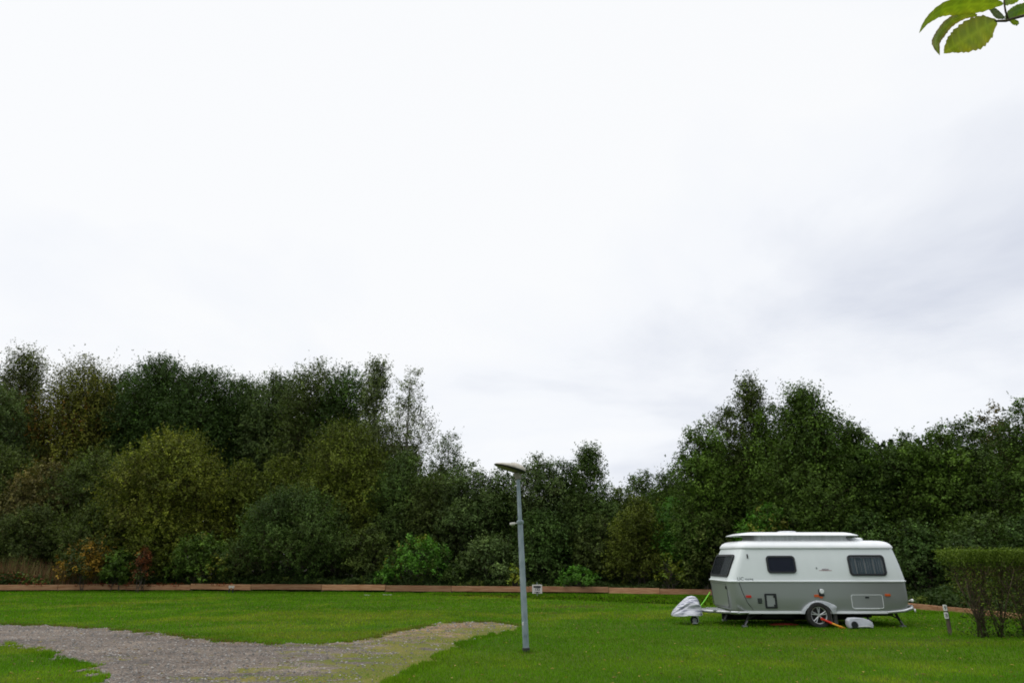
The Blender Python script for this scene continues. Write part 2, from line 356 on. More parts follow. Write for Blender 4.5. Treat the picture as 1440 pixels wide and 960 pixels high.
# ---------------------------------------------------------------- grass blades
def blades(name, x, y, h, wd, colors, label, lean=.5, z0=0.0, cat='grass'):
    n = len(x); rg = np.random.default_rng(len(x))
    a = rg.random(n)*6.283; l = rg.random(n)*6.283; lm = h*lean*rg.random(n)
    bx, by = np.cos(a)*wd/2, np.sin(a)*wd/2
    V = np.empty((n, 3, 3), np.float32)
    V[:, 0] = np.stack([x-bx, y-by, np.full(n, z0)], -1); V[:, 1] = np.stack([x+bx, y+by, np.full(n, z0)], -1)
    V[:, 2] = np.stack([x+np.cos(l)*lm, y+np.sin(l)*lm, z0+h], -1)
    C = np.repeat(colors, 3, 0)
    return tag(npmesh(name, V, np.full(n, 3), np.arange(3*n), M['blade'], colors=C), label=label, cat=cat, kind='stuff')
rng = np.random.default_rng(11)
xs, ys, hs, ws = [], [], [], []
for (y0, y1, dens, w_) in ((5.5, 9.3, 700, .014), (9.3, 13, 1500, .010), (13, 18, 800, .014), (18, 25, 380, .020), (25, 38, 170, .032)):
    W0 = .78*y1+6; n = int(2*W0*(y1-y0)*dens); x = (rng.random(n)*2-1)*W0; y = y0+(y1-y0)*rng.random(n)
    k = np.abs(x) < .78*y+6; x, y = x[k], y[k]
    k = fence_dist(x, y) < -.02; x, y = x[k], y[k]
    og = on_gravel(x, y, .36); mwv = moss_w(x, y)
    keep = (~og) | ((fnoise(x, y, 2.2)*.9+mwv*.36 > .74) & (rng.random(len(x)) < .7))
    dl = pl_dist(x, y, LE); keep |= og & (rng.random(len(x)) < np.exp(-(dl/1.0)**1.5)*.95*(fnoise(x, y, 1.8) > .36+.22*np.clip(dl, 0, 1)))
    # a worn, thin strip along the gravel edge
    x, y, og = x[keep], y[keep], og[keep]
    h = (.022+.03*rng.random(len(x)))*(.75+.5*fnoise(x, y, .9))*(1+.25*(y > 20)); h[og] *= .6
    xs.append(x); ys.append(y); hs.append(h); ws.append(np.full(len(x), w_)*(.7+.6*rng.random(len(x))))
# longer fringe at the fence, round posts and at gravel edges
n = 60000; seg = rng.integers(0, len(FA)-1, n); t = rng.random(n); P = FA[seg]*(1-t[:, None])+FA[seg+1]*t[:, None]
x = P[:, 0]+rng.normal(0, .12, n); y = P[:, 1]-.12+rng.normal(0, .14, n)
k = (fence_dist(x, y) < .3) & (np.abs(x) < 32); x, y = x[k], y[k]
xs.append(x); ys.append(y); hs.append(.05+.13*rng.random(len(x))*fnoise(x, y, 1.5)); ws.append(np.full(len(x), .022))
n = 40000; ii = rng.integers(0, len(GP)-1, n); t = rng.random(n); P = GP[ii]*(1-t[:, None])+GP[ii+1]*t[:, None]
x = P[:, 0]+rng.normal(0, .12, n); y = P[:, 1]+rng.normal(0, .12, n); k = (~on_gravel(x, y, .3)) & (y > 9) & (x > -20); x, y = x[k], y[k]
xs.append(x); ys.append(y); hs.append(.03+.05*rng.random(len(x))); ws.append(np.full(len(x), .014))
for (cx, cy, r_, nn, hh) in ((G(740,917).x, G(740,917).y, .12, 160, .07), (G(1337,894).x, G(1337,894).y, .13, 160, .13), (8.2, 19.9, 2.2, 3000, .07)):
    a = rng.random(nn)*6.28; rr_ = r_*np.sqrt(rng.random(nn)); xs.append(cx+np.cos(a)*rr_); ys.append(cy+np.sin(a)*rr_*(1 if r_ < 1 else .45)); hs.append(hh*(.4+.6*rng.random(nn))); ws.append(np.full(nn, .012))
x = np.concatenate(xs); y = np.concatenate(ys); h = np.concatenate(hs); w_ = np.concatenate(ws); n = len(x)
fd = fence_dist(x, y)
g1_ = fnoise(x, y, .22); g2_ = fnoise(x+80, y, 1.1); r1 = rng.random(n)
yel = np.clip((g1_-.50)*2.6+(g2_-.5)*2.0+.12, 0, 1)
def bump_at(u, v, rx, ry):
    c = G(u, v); return np.exp(-(((x-c.x)/rx)**2+((y-c.y)/ry)**2))
yel = np.clip(yel+.9*bump_at(800, 852, 1.6, 1.0)+.8*bump_at(1170, 905, 2.0, .8)+.6*bump_at(1330, 905, 1.6, .5)+.35*bump_at(1000, 930, 2.5, 1.2)+.3*bump_at(640, 930, 1.6, 1.6), 0, 1)*np.clip((-fd-.6)/1.5, 0, 1)
gA = np.array([.102,.240,.007]); gB = np.array([.215,.285,.018])
C = gA*(1-yel[:, None])+gB*yel[:, None]
g3_ = fnoise(x*.35+200, y*1.3, .45); C = C*(.62+.7*r1[:, None])*(.80+.4*g2_[:, None])*(.72+.56*g3_[:, None])
dry = rng.random(n) < .035+.10*(yel > .7); C[dry] = np.array([.20,.17,.07])*(.7+.5*r1[dry, None])
ge = np.exp(-(np.minimum(pl_dist(x, y, GP[:17]), 3)/.22)**2); br = rng.random(n) < ge*.55; C[br] = np.array([.17,.13,.045])*(.6+.6*r1[br, None])
worn = np.clip(1.2*bump_at(800, 853, 1.3, .7)+.9*bump_at(770, 862, .8, .5)+.7*bump_at(1330, 900, 1.2, .25)+.6*bump_at(1165, 897, 1.6, .4)+.5*bump_at(742, 919, .35, .25), 0, .9)*fnoise(x, y, 2.2)*1.5; wk_ = rng.random(n) < worn; C[wk_] = np.array([.17,.13,.05])*(.6+.6*r1[wk_, None]); h[wk_] *= .6
blades('lawn_grass', x, y, h, w_, C, 'short mown green lawn grass around the gravel track and caravan')
print('blades', n)

# fallen leaves
rg = np.random.default_rng(31); n = 900; y = 10+26*rg.random(n)**1.2; x = (rg.random(n)*2-1)*(.78*y+1); k = fence_dist(x, y) < -.1; x, y = x[k], y[k]; n = len(x)
a = rg.random(n)*6.28; sz = (.022+.02*rg.random(n))*(.7+y/30); ca, sa = np.cos(a)*sz, np.sin(a)*sz; zt = np.where(on_gravel(x, y), .022, .045)
V = np.empty((n, 4, 3), np.float32); V[:, 0] = np.stack([x-ca, y-sa, zt], -1); V[:, 1] = np.stack([x+sa*.5, y-ca*.5, zt+.012], -1); V[:, 2] = np.stack([x+ca, y+sa, zt+.004], -1); V[:, 3] = np.stack([x-sa*.5, y+ca*.5, zt+.014], -1)
C = np.where(rg.random((n, 1)) < .5, np.array([[.30,.22,.05]]), np.array([[.16,.09,.04]]))*(.6+.7*rg.random((n, 1)))
tag(npmesh('fallen_leaves', V, np.full(n, 4), np.arange(4*n), M['leaf'], colors=np.repeat(C, 4, 0)), 'small yellow and brown fallen leaves scattered over the lawn and track', 'leaves', kind='stuff')

# ---------------------------------------------------------------- fence
wood = noisy('fence_wood', (.29,.125,.052), (.47,.27,.14), 5, .8, .3, stretch=(.35,1,4), lo=.3, hi=.7)
dwood = noisy('post_wood', (.10,.065,.04), (.2,.15,.10), 6, .9, .4, stretch=(1,1,.3))
_b = wood.node_tree.nodes['Principled BSDF']; _l = _b.inputs['Base Color'].links[0].from_socket; _oi = N(wood, 'ShaderNodeObjectInfo'); _mr = N(wood, 'ShaderNodeMapRange'); L(wood, _oi.outputs['Random'], _mr.inputs['Value']); _mr.inputs['To Min'].default_value = .68; _mr.inputs['To Max'].default_value = 1.22
_hv = N(wood, 'ShaderNodeHueSaturation'); L(wood, _mr.outputs[0], _hv.inputs['Value']); _hv.inputs['Saturation'].default_value = .98; L(wood, _l, _hv.inputs['Color']); L(wood, _hv.outputs[0], _b.inputs['Base Color'])
fence = tag(empty('low_fence', FW[7]), 'long low fence of reddish brown boards between the lawn and the trees', 'fence')
O7 = FW[7]
def fence_pt(s):  # point at arc length
    for a, b in zip(FW[:-1], FW[1:]):
        l = (b-a).length
        if s <= l: return a+(b-a)*(s/l), (b-a).normalized()
        s -= l
    return FW[-1], (FW[-1]-FW[-2]).normalized()
tot = sum((b-a).length for a, b in zip(FW[:-1], FW[1:]))
random.seed(4); s = .0; nb = 0
while s < tot-.5:
    ln = random.choice([2.4, 2.9, 3.4, 3.9, 4.2]); ln = min(ln, tot-s)
    ns = max(2, int(ln/.6)); q0 = fence_pt(s+ln/2)[0]; fr = max(0, min(1, (q0.x-8)/3.5)); z0 = .14-.04*max(0, min(1, (q0.x+2)/8))-.075*fr+random.uniform(-.02, .02)*(1-fr); dz = random.uniform(-.03, .03)*(1-fr*.7); tw = random.uniform(-.01, .01)
    rings = []; hgt = random.uniform(.25, .285)*(1-.2*fr)
    for i in range(ns+1):
        q, d = fence_pt(s+.012+(ln-.024)*i/ns); nn_ = Vector((-d.y, d.x, 0)); q = q-O7
        za = z0+dz*i/ns+random.uniform(-.004, .004); zb = za+hgt
        lo_ = -.02+tw; rings.append([q+nn_*lo_+Vector((0,0,za+.008)), q+nn_*(lo_-.0)+Vector((0,0,zb-.01)), q+nn_*(lo_+.01)+Vector((0,0,zb)), q+nn_*(lo_+.035)+Vector((0,0,zb)), q+nn_*(lo_+.045)+Vector((0,0,zb-.01)), q+nn_*(lo_+.045)+Vector((0,0,za+.008)), q+nn_*(lo_+.035)+Vector((0,0,za)), q+nn_*(lo_+.01)+Vector((0,0,za))])
    MB().loft(rings).build('board', wood, fence)
    q, d = fence_pt(s); nn_ = Vector((-d.y, d.x, 0)); q = q-O7+nn_*.11
    MB().tube([q+Vector((0,0,-.02)), q+Vector((0,0,.12)), q+Vector((0,0,.30-.12*fr))], [.062,.06,.055], 10).build('post', dwood, fence, smooth=True, auto=40)
    s += ln; nb += 1
print('boards', nb, tot)

# ---------------------------------------------------------------- trees
rngT = np.random.default_rng(21)
PAL = {
 'alder':   ((.024,.046,.013),(.042,.070,.020)),
 'dull':    ((.032,.046,.014),(.056,.072,.020)),
 'olive':   ((.042,.056,.010),(.088,.102,.017)),
 'golden':  ((.044,.058,.010),(.125,.130,.018)),
 'willow':  ((.027,.048,.015),(.054,.080,.022)),
 'birch':   ((.045,.055,.022),(.075,.085,.030)),
 'yelbirch':((.040,.054,.012),(.098,.092,.016)),
 'pale':    ((.060,.078,.036),(.11,.13,.065)),
 'green':   ((.027,.050,.011),(.060,.096,.017)),
 'bright':  ((.028,.078,.012),(.06,.13,.02)),
 'lime':    ((.06,.10,.018),(.18,.19,.03)),
 'orange':  ((.09,.07,.018),(.26,.14,.025)),
 'red':     ((.06,.025,.014),(.13,.04,.02)),
 'grey':    ((.034,.055,.021),(.068,.092,.036)),
 'brown':   ((.05,.05,.022),(.10,.075,.03)),
}
def leaves(rg, P, size, aspect=.72, out=None):
    """one leaf-sized triangle per point; blades roughly face outwards and up, as leaves do"""
    n = len(P); e = rg.normal(size=(n, 3))*.62; e[:, 2] += .45
    if out is not None: e += out*.8
    d = rg.normal(size=(n, 3)); d -= e*((d*e).sum(1)/((e*e).sum(1)+1e-9))[:, None]; d /= np.linalg.norm(d, axis=1)[:, None]+1e-9
    nn_ = np.cross(d, e); nn_ /= np.linalg.norm(nn_, axis=1)[:, None]+1e-9
    s = (size*(.65+.7*rg.random(n)))[:, None]
    V = np.empty((n, 3, 3), np.float32); V[:, 0] = P-d*s*.5-nn_*s*aspect*.5; V[:, 1] = P+d*s*.6; V[:, 2] = P-d*s*.35+nn_*s*aspect*.6
    return V
def make_crown(seed, h, w, zb, pal, shape='round', dens=1.0, leaf=.12, weep=0, spiky=.5, accent=None, name='crown', parent=None, lean=0, nl=None):
    rg = np.random.default_rng(seed); c0, c1 = [np.array(q_)*np.array([1.42, 1.48, 1.10]) for q_ in PAL[pal]]
    Hc = h-zb; nl = nl or int(15+Hc*w*.55)
    t = (np.arange(nl)+rg.random(nl))/nl; t = t**.9
    if shape == 'round': env = np.sqrt(np.clip(1-(2*t-.85)**2/1.5, .08, 1))
    elif shape == 'cone': env = np.clip(1.03-t, .07, 1)**.8
    elif shape == 'column': env = np.clip(1.05-t, .1, 1)**.4*np.clip(.45+t*2, 0, 1)
    elif shape == 'bush': env = np.sqrt(np.clip(1-t**2*.92, .1, 1))
    elif shape == 'umbrella': env = np.clip(.35+t, 0, 1)*np.sqrt(np.clip(1.12-t, .1, 1)*1.4)
    a = np.arange(nl)*2.4+rg.random(nl)*.9; rad = w/2*env
    lr = np.clip(rad*.5, .11*min(w, Hc), .27*w)*(.6+.65*rg.random(nl))
    lr = np.minimum(lr, Hc*.22)
    off = np.clip(rad-lr*.85, 0, None)*(.55+.5*rg.random(nl))
    cx = np.cos(a)*off+lean*t*h; cy = np.sin(a)*off*.85; cz = zb+lr*.6+(Hc-lr*1.35)*t
    # the top lobe reaches the full height
    cx[-1] *= .3; cy[-1] *= .3; cz[-1] = h-lr[-1]*.9
    area = w*Hc; nleaf = int(area*dens*LAI/(leaf*leaf*.33)); m = 12; ns_ = max(40, nleaf//m)
    pr = lr**2; pr /= pr.sum(); li = rg.choice(nl, ns_, p=pr)
    d = rg.normal(size=(ns_, 3)); d[:, 2] += .65; d /= np.linalg.norm(d, axis=1)[:, None]
    rr_ = lr[li]*(.15+.85*rg.random(ns_)**.5)
    B = np.stack([cx[li], cy[li], cz[li]], -1)+d*rr_[:, None]*np.array([1.12, 1.12, .72])
    Ls = (.35+.55*rg.random(ns_)**2)*(.55+.06*h)*np.clip(lr[li]/(.16*h**.5+.3), .45, 1.1)
    top = (B[:, 2] > zb+Hc*.55) & (rg.random(ns_) < .22*spiky); Ls[top] *= 1.0+1.1*rg.random(top.sum())
    sdv = d*.8+rg.normal(size=(ns_, 3))*.45; sdv[:, 2] += .55*spiky+.2; sdv[top] = sdv[top]*.45+np.array([0, 0, 1.0])
    if weep: 
        wk = rg.random(ns_) < weep; sdv[wk] = rg.normal(size=(wk.sum(), 3))*.16+np.array([0, 0, -1.0]); Ls[wk] *= 1.5
    sdv /= np.linalg.norm(sdv, axis=1)[:, None]
    # keep the overall height
    tt = rg.random((ns_, m))
    P = B[:, None]+sdv[:, None]*(Ls[:, None]*tt)[..., None]+rg.normal(size=(ns_, m, 3))*(.055+.03*leaf/.1)*(1.15-tt[..., None]*.7)
    lobecol = rg.random(nl); shc = rg.random(ns_)
    mixv = np.clip(.08+.55*lobecol[li]**1.3+.5*shc*shc, 0, 1)
    Cs = c0*(1-mixv[:, None])+c1*mixv[:, None]
    if accent:
        for (apal, frac) in accent:
            ac = np.array(PAL[apal][1]); sel = rg.choice(nl, max(1, int(nl*frac)), replace=False); k = np.isin(li, sel) & (rg.random(ns_) < .6); Cs[k] = ac*(.6+.5*rg.random((k.sum(), 1)))
    Cs = Cs*np.exp(rg.normal(size=(nl, 1))*.20)[li]*np.exp(rg.normal(size=(ns_, 1))*.28); C = np.repeat(Cs, m, 0)*(.72+.56*rg.random((ns_*m, 1)))
    OUT = np.repeat(d, m, 0); P = P.reshape(-1, 3); k = (P[:, 2] > .03) & (P[:, 2] < h*1.02+.3*spiky); P = P[k]; C = C[k]
    V = leaves(rg, P, leaf, out=OUT[k]).reshape(-1, 3)
    # twigs carrying the shoots
    tw = rg.random(ns_) < (.5 if dens > .5 else .9)
    b0 = B[tw]; s1 = sdv[tw]; l1 = Ls[tw]; sd_ = np.cross(s1, rg.normal(size=s1.shape)); sd_ /= np.linalg.norm(sd_, axis=1)[:, None]+1e-9
    T = np.empty((len(b0), 3, 3), np.float32); back = b0-(b0-np.stack([cx[li[tw]], cy[li[tw]], cz[li[tw]]], -1))*.5
    T[:, 0] = back-sd_*.012; T[:, 1] = back+sd_*.012; T[:, 2] = b0+s1*(l1*.9)[:, None]; T[:, 2, 2] = np.minimum(T[:, 2, 2], h*1.0+.1)
    T = T[(T[:, :, 2].min(1) > .02)]
    V = np.concatenate([V, T.reshape(-1, 3)]); C = np.concatenate([np.repeat(C, 3, 0), np.tile(np.array([.06,.045,.03]), (len(T)*3, 1))])
    npmesh(name, V, np.full(len(V)//3, 3), np.arange(len(V)), M['leaf'], parent, colors=C)
    return np.stack([cx, cy, cz], -1), lr, len(V)//3
def make_trunk(seed, h, zb, centers, r, mat_, parent, name='trunk', multi=1, nb=9):
    rg = random.Random(seed); mb = MB()
    cs_ = [Vector(c) for c in centers]
    tops = sorted(cs_, key=lambda c: -c.z)
    for k in range(multi):
        a = rg.random()*6.28; sp = 0 if multi == 1 else .12+.1*multi*.3
        base = Vector((math.cos(a)*sp, math.sin(a)*sp, -.05)); top = tops[k % len(tops)].copy(); rr_ = r/(multi**.45)
        if multi == 1: top = Vector((top.x, top.y, h*.93))
        ps = []; n = 7
        for i in range(n+1):
            t = i/n; p = base.lerp(top, t); bend = math.sin(t*math.pi)*.12*rg.uniform(-1, 1); p += Vector((bend, bend*.5, 0)); ps.append(p)
        mb.tube(ps, [rr_*(1-.86*i/n) for i in range(n+1)], 7)
        for c in rg.sample(cs_, min(nb, len(cs_))):
            if c.z < ps[0].z+.3: continue
            t = max(.08, min(.85, (c.z-.2*h*rg.random()-.25*(c.xy-base.xy).length)/max(top.z, .1))); q = ps[0].lerp(ps[-1], t)
            i = min(n-1, int(t*n)); q = ps[i].lerp(ps[i+1], t*n-i); rb = max(.012, rr_*(1-.86*t)*.5)
            mid = q.lerp(c, .5)+Vector((0, 0, -.06*(c-q).length)); mb.tube([q, mid, c], [rb, rb*.7, rb*.25], 5)
    return mb.build(name, mat_, parent, smooth=True)
LAI = 3.3
NT = 0
def tree(u, vt, wpx, D, pal, label, shape='round', zb=None, dens=1, leaf=.12, weep=0, spiky=.5, accent=None, kindn='tree', name='broadleaf_tree', group='trees behind the fence', bark='bark', multi=1, lean=0, vb=None):
    global NT
    leaf = leaf*.87; NT += 1; top = Pz(u, vt, D); h = top.z; w_ = wpx/F*D/fw(vt)*(1.22 if shape in ('umbrella', 'cone') else 1.08)
    x = top.x; zb = (h*.12 if zb is None else zb)
    o = tag(empty(name, (x-lean*h, D, 0)), label, kindn, group)
    parts = ('trunk', 'crown') if kindn == 'tree' else ('stems', 'foliage')
    cen, lr, nf = make_crown(1000+NT, h, w_, zb, pal, shape, dens, leaf, weep, spiky, accent, parts[1], o, lean)
    make_trunk(NT, h, zb, cen, max(.03, .012*h*(1 if multi == 1 else 1.2)) if kindn == 'tree' else .03+.004*h, M[bark], o, parts[0], multi if kindn == 'tree' else 5, 9)
    return nf
tf = 0
def T(*a, **k):
    global tf
    tf += tree(*a, **k)
# back row, left to right
T(-62,545,130,52,'alder','dark alder just past the left edge of the treeline',leaf=.15)
T(-2,540,110,50,'grey','blue green tree at the far left edge below the first birch',leaf=.14)
T(42,488,118,54,'birch','tall drooping birch with dark green narrow top, leftmost high tree',shape='column',weep=.75,zb=5,leaf=.13,name='birch_tree',bark='birch_bark',group='birches behind the fence',dens=1.1)
T(128,498,150,55,'yelbirch','tall drooping birch turning yellow and orange at the left',shape='round',weep=.7,zb=4.5,leaf=.13,name='birch_tree',bark='birch_bark',group='birches behind the fence',accent=[('orange',.16),('golden',.3)],dens=1.1)
T(182,522,120,57,'alder','dark tree top peeping between the yellowing birch and the round alder crown',leaf=.15)
T(232,505,120,55,'alder','dark green alder with the highest rounded crown left of centre',leaf=.14,shape='umbrella',zb=4,dens=1.15)
T(288,519,115,54,'alder','dark alder with flat knobbly top, second of the dark row',leaf=.14,shape='umbrella',zb=4,dens=1.15)
T(342,533,115,56,'alder','dark alder dipping lower in the middle of the dark row',leaf=.14,shape='umbrella',zb=4,dens=1.15)
T(395,527,115,55,'grey','grey green alder next to the tall loose crown of the dark row',leaf=.14,shape='umbrella',zb=4,dens=1.15)
T(448,508,105,52,'dull','tall alder with loose two headed crown and sky gaps',leaf=.14,zb=5,dens=.85)
T(489,516,95,51,'alder','alder with ragged dark crown beside the pale pointed birch',leaf=.14,zb=5,dens=.95)
T(532,508,92,47,'pale','pale green birch with pointed narrow top in the centre left',shape='cone',zb=4,leaf=.12,name='birch_tree',bark='birch_bark',group='birches behind the fence',dens=.75,spiky=1)
T(580,518,92,46,'pale','thin airy birch with half bare crown standing against the sky',shape='column',zb=4.5,leaf=.11,name='birch_tree',bark='birch_bark',group='birches behind the fence',dens=.23,spiky=1)
T(630,608,80,44,'grey','small feathery tree right of the thin airy birch',shape='column',zb=2.5,leaf=.10,dens=.4,spiky=1)
# middle row left
T(8,625,120,46,'dull','dark dull tree at the left edge under the birches',leaf=.13)
T(72,648,110,45,'brown','brownish green tree under the dark drooping birch',leaf=.13)
T(142,632,115,45,'dull','dull green tree in front of the yellowing birch',leaf=.12)
T(195,650,90,45.5,'willow','dark green tree left behind the big golden willow',leaf=.12)
T(248,607,200,42,'golden','big broad willow with golden green top left of the lawn',shape='bush',zb=1.0,leaf=.11,spiky=.9,multi=3,name='willow_tree',group='willows behind the fence',accent=[('lime',.10)])
T(345,648,90,44,'olive','olive willow in the gap between the two big willows',shape='bush',leaf=.11,zb=1.3,spiky=.8,multi=3,name='willow_tree',group='willows behind the fence')
T(400,640,100,45,'olive','olive willow behind the dark round bush',shape='bush',leaf=.11,zb=1.3,spiky=.8,multi=3,name='willow_tree',group='willows behind the fence')
T(488,592,165,43,'olive','tallest olive willow, domed, below the pale pointed birch',shape='bush',zb=1.0,leaf=.11,spiky=.9,multi=3,name='willow_tree',group='willows behind the fence')
T(570,636,110,42,'willow','green willow under the thin airy birch',shape='bush',zb=1.0,leaf=.11,spiky=.8,multi=3,name='willow_tree',group='willows behind the fence')
T(612,665,90,41,'dull','dull leafy tree left of the street lamp, below the feathery tree',leaf=.11,spiky=.7,zb=1.5)
T(662,650,90,40,'grey','grey green alder with bushy top just left of the lamp head',leaf=.11,zb=1.5,spiky=.7)
T(708,655,70,41,'willow','green alder directly behind the lamp head',leaf=.11,zb=1.5,spiky=.7)
T(757,640,80,40,'grey','alder with feathery top just right of the lamp head',leaf=.11,zb=1.5,spiky=.9)
T(795,648,85,41,'alder','dark low alder between two pointed ones right of the lamp',leaf=.11,zb=1.5,spiky=.6)
T(828,629,100,39.5,'willow','pointed alder, highest one between the lamp and the caravan trees',shape='cone',leaf=.11,zb=1.3,spiky=1)
T(868,686,60,41,'dull','low dull tree in the dip of the treeline, centre right',leaf=.11,zb=.5)
T(902,662,70,45,'willow','far soft green tree in the gap left of the caravan trees',leaf=.12,zb=1.5,spiky=.9)
T(942,660,70,42,'green','green tree in the dip beside the dark tall group',leaf=.11,zb=1.5,spiky=.9)
# right group, nearer
T(980,596,95,34,'green','dark green tree, leftmost of the tall group behind the caravan',leaf=.105,zb=1,spiky=1)
T(1018,572,85,35.5,'dull','narrow tree with sparse olive top in the caravan group',leaf=.105,zb=1,spiky=1,dens=.75)
T(1052,533,125,35,'dull','tall thin topped tree with see through tip above the caravan front',shape='cone',leaf=.105,zb=1,spiky=1,dens=.72)
T(1085,567,110,34,'green','leafy tree filling the middle of the caravan group',leaf=.105,zb=1,spiky=.8)
T(1124,545,175,32,'green','tall dark green tree with pointed leafy top above the caravan roof',shape='cone',leaf=.105,zb=1,spiky=1)
T(1162,578,115,33,'green','round green tree right of the pointed tall one',leaf=.105,zb=1,spiky=.8)
T(1203,603,85,31.5,'green','slim green tree at the right end of the caravan group',shape='column',leaf=.105,zb=.8,spiky=.8)
T(1240,632,95,32,'willow','lowest tree in the notch right of the caravan group',leaf=.105,zb=1.5,spiky=.8)
T(1275,612,90,31,'green','first tree of the rising right hand row',leaf=.105,zb=1.5,spiky=1)
T(1318,598,90,30,'green','leafy tree above the clipped hedge end',leaf=.105,zb=1.5,spiky=1)
T(1358,588,80,30.5,'willow','dark green tree left of the brown tipped one',leaf=.105,zb=1.5,spiky=.9)
T(1392,574,65,31,'brown','tree with brownish twiggy top above the hedge',leaf=.10,zb=.8,spiky=1,dens=.8)
T(1436,562,110,27,'green','tallest green tree at the right edge of the photo',leaf=.10,zb=1.3,spiky=1)
T(1530,550,140,26,'green','green tree just outside the right edge',leaf=.10,zb=1.3,spiky=1)
# front shrubs
S_ = dict(kindn='shrub', shape='bush', zb=.3, group='shrubs along the fence')
T(420,686,185,39.3,'willow','wide dark round willow bush in front of the olive willows',name='willow_bush',leaf=.10,spiky=1,dens=1.05,**S_)
T(150,704,110,41,'dull','dull tall shrub behind the orange leaved shrub',name='shrub',leaf=.11,spiky=.6,**S_)
T(55,712,130,41,'dull','dark shrub mass behind the reddish weeds on the left',name='shrub',leaf=.11,spiky=.4,**S_)
T(-40,730,110,40,'green','green shrub cut by the left edge above the fence',name='shrub',leaf=.11,**S_)
T(226,730,120,40.2,'olive','loose olive shrub under the big golden willow',name='shrub',leaf=.11,spiky=.8,**S_)
T(286,750,92,38.9,'green','leafy bright green bush left of the wide dark bush',name='shrub',leaf=.13,accent=[('lime',.2)],spiky=1,dens=.8,**S_)
T(335,760,50,39,'dull','small dull shrub between bright bush and wide dark bush',name='shrub',leaf=.11,**S_)
T(125,757,78,38.2,'orange','shrub with orange and yellow autumn leaves at the fence',name='autumn_shrub',leaf=.12,accent=[('dull',.5),('green',.3)],dens=.6,spiky=1,**S_)
T(204,768,30,38,'red','small shrub with dark red autumn leaves at the fence',name='autumn_shrub',leaf=.11,accent=[('dull',.45),('orange',.1)],dens=.5,spiky=1,**S_)
T(171,772,50,38.3,'green','dull green bush between the orange and the red shrub',name='shrub',leaf=.12,**S_)
T(520,740,80,39,'dull','dark low shrub right of the wide dark willow bush',name='shrub',leaf=.11,**S_)
T(594,755,108,38,'bright','rounded bright green bush left of the lamp post',name='shrub',leaf=.13,dens=.7,spiky=1,accent=[('lime',.15),('green',.3)],**S_)
T(545,800,45,37.3,'bright','low green plant beside the rounded bright bush',name='shrub',leaf=.12,dens=.7,**S_)
T(640,792,44,37.4,'willow','low dark shrub right of the rounded bright bush',name='shrub',leaf=.12,dens=.7,**S_)
T(690,752,90,37.8,'grey','grey green loose shrub left of the lamp post near the fence',name='shrub',leaf=.12,spiky=.7,**S_)
T(724,796,20,36.3,'lime','yellow green slim shrub right behind the lamp post',name='shrub',leaf=.12,dens=.6,**S_)
T(760,716,100,38.3,'alder','dark tall shrub behind the small white number sign',name='shrub',leaf=.12,**S_)
T(812,797,60,35.6,'bright','low bright green shrub right of the white number sign',name='shrub',leaf=.13,dens=.75,**S_)
T(838,722,80,38,'dull','dark shrub below the dip in the treeline',name='shrub',leaf=.12,**S_)
T(895,698,90,36.3,'olive','olive green willow bush left of the caravan',name='willow_bush',leaf=.10,spiky=1,**S_)
T(950,700,90,36,'bright','fresh green leafy shrub left of the caravan roof',name='shrub',leaf=.12,dens=.7,**S_)
T(940,778,50,34.6,'lime','sparse shrub with pale yellow leaves left of the caravan nose',name='shrub',leaf=.13,dens=.16,**S_)
T(1000,716,90,33.5,'dull','dark shrub behind the caravan front',name='shrub',leaf=.12,**S_)
T(1076,708,90,31,'bright','yellow green shrub showing right above the caravan pop up roof',name='shrub',leaf=.12,dens=.8,accent=[('lime',.25)],**S_)
T(1150,712,90,30.5,'green','green shrub above the right half of the caravan roof',name='shrub',leaf=.12,**S_)
T(1215,720,95,29.5,'alder','dark shrub above the caravan rear',name='shrub',leaf=.12,**S_)
T(1290,735,100,28,'alder','dark shrub between the caravan and the clipped hedge',name='shrub',leaf=.11,**S_)
T(1370,720,110,26.5,'willow','dark shrub behind the clipped hedge',name='shrub',leaf=.11,**S_)
T(1460,715,130,24.5,'alder','dark shrub behind the hedge at the right edge',name='shrub',leaf=.11,**S_)
print('trees', NT, 'tree faces', tf)

# far woodland mass closing the gaps between the trunks
rg = np.random.default_rng(77); n = 190000
x = -66+150*rg.random(n); yb = np.where(x < 0, 61, np.where(x < 10, 56, 48)); y = yb+8*rg.random(n)
hh = np.where(x < -9, 12.2, np.where(x < -6, 9, np.where(x < 14, 6.4, 9.0)))+3*(fnoise(x, y*0, .25)-.5); z = hh*rg.random(n)**1.05
V = leaves(rg, np.stack([x, y, z], -1), .38, .8); C = np.repeat(np.array([.02,.033,.014])*(.6+.8*rg.random((n, 1))), 3, 0)
tag(npmesh('woodland', V, np.full(n, 3), np.arange(3*n), M['leaf'], colors=C), 'dark woodland mass far behind the first rows of trees', 'woodland', kind='stuff')

# undergrowth along the fence
rg = np.random.default_rng(78); n = 150000; seg = rg.integers(0, len(FA)-1, n); t = rg.random(n)
ll = np.hypot(*(FA[1:]-FA[:-1]).T); seg = rg.choice(len(ll), n, p=ll/ll.sum()); P = FA[seg]*(1-t[:, None])+FA[seg+1]*t[:, None]
dn = FA[seg+1]-FA[seg]; dn /= np.linalg.norm(dn, axis=1)[:, None]; off = .3+3.2*rg.random(n)
x = P[:, 0]-dn[:, 1]*off; y = P[:, 1]+dn[:, 0]*off
hh = (.15+1.3*fnoise(x, y, .55)**2+.25*off*.5); z = hh*rg.random(n)**.7
V = leaves(rg, np.stack([x, y, z], -1), .12, .7)
gmix = fnoise(x+5, y, .8); C = np.array([.03,.06,.015])*(1-gmix[:, None])+np.array([.055,.085,.022])*gmix[:, None]
C = C*(.6+.7*rg.random((n, 1)))
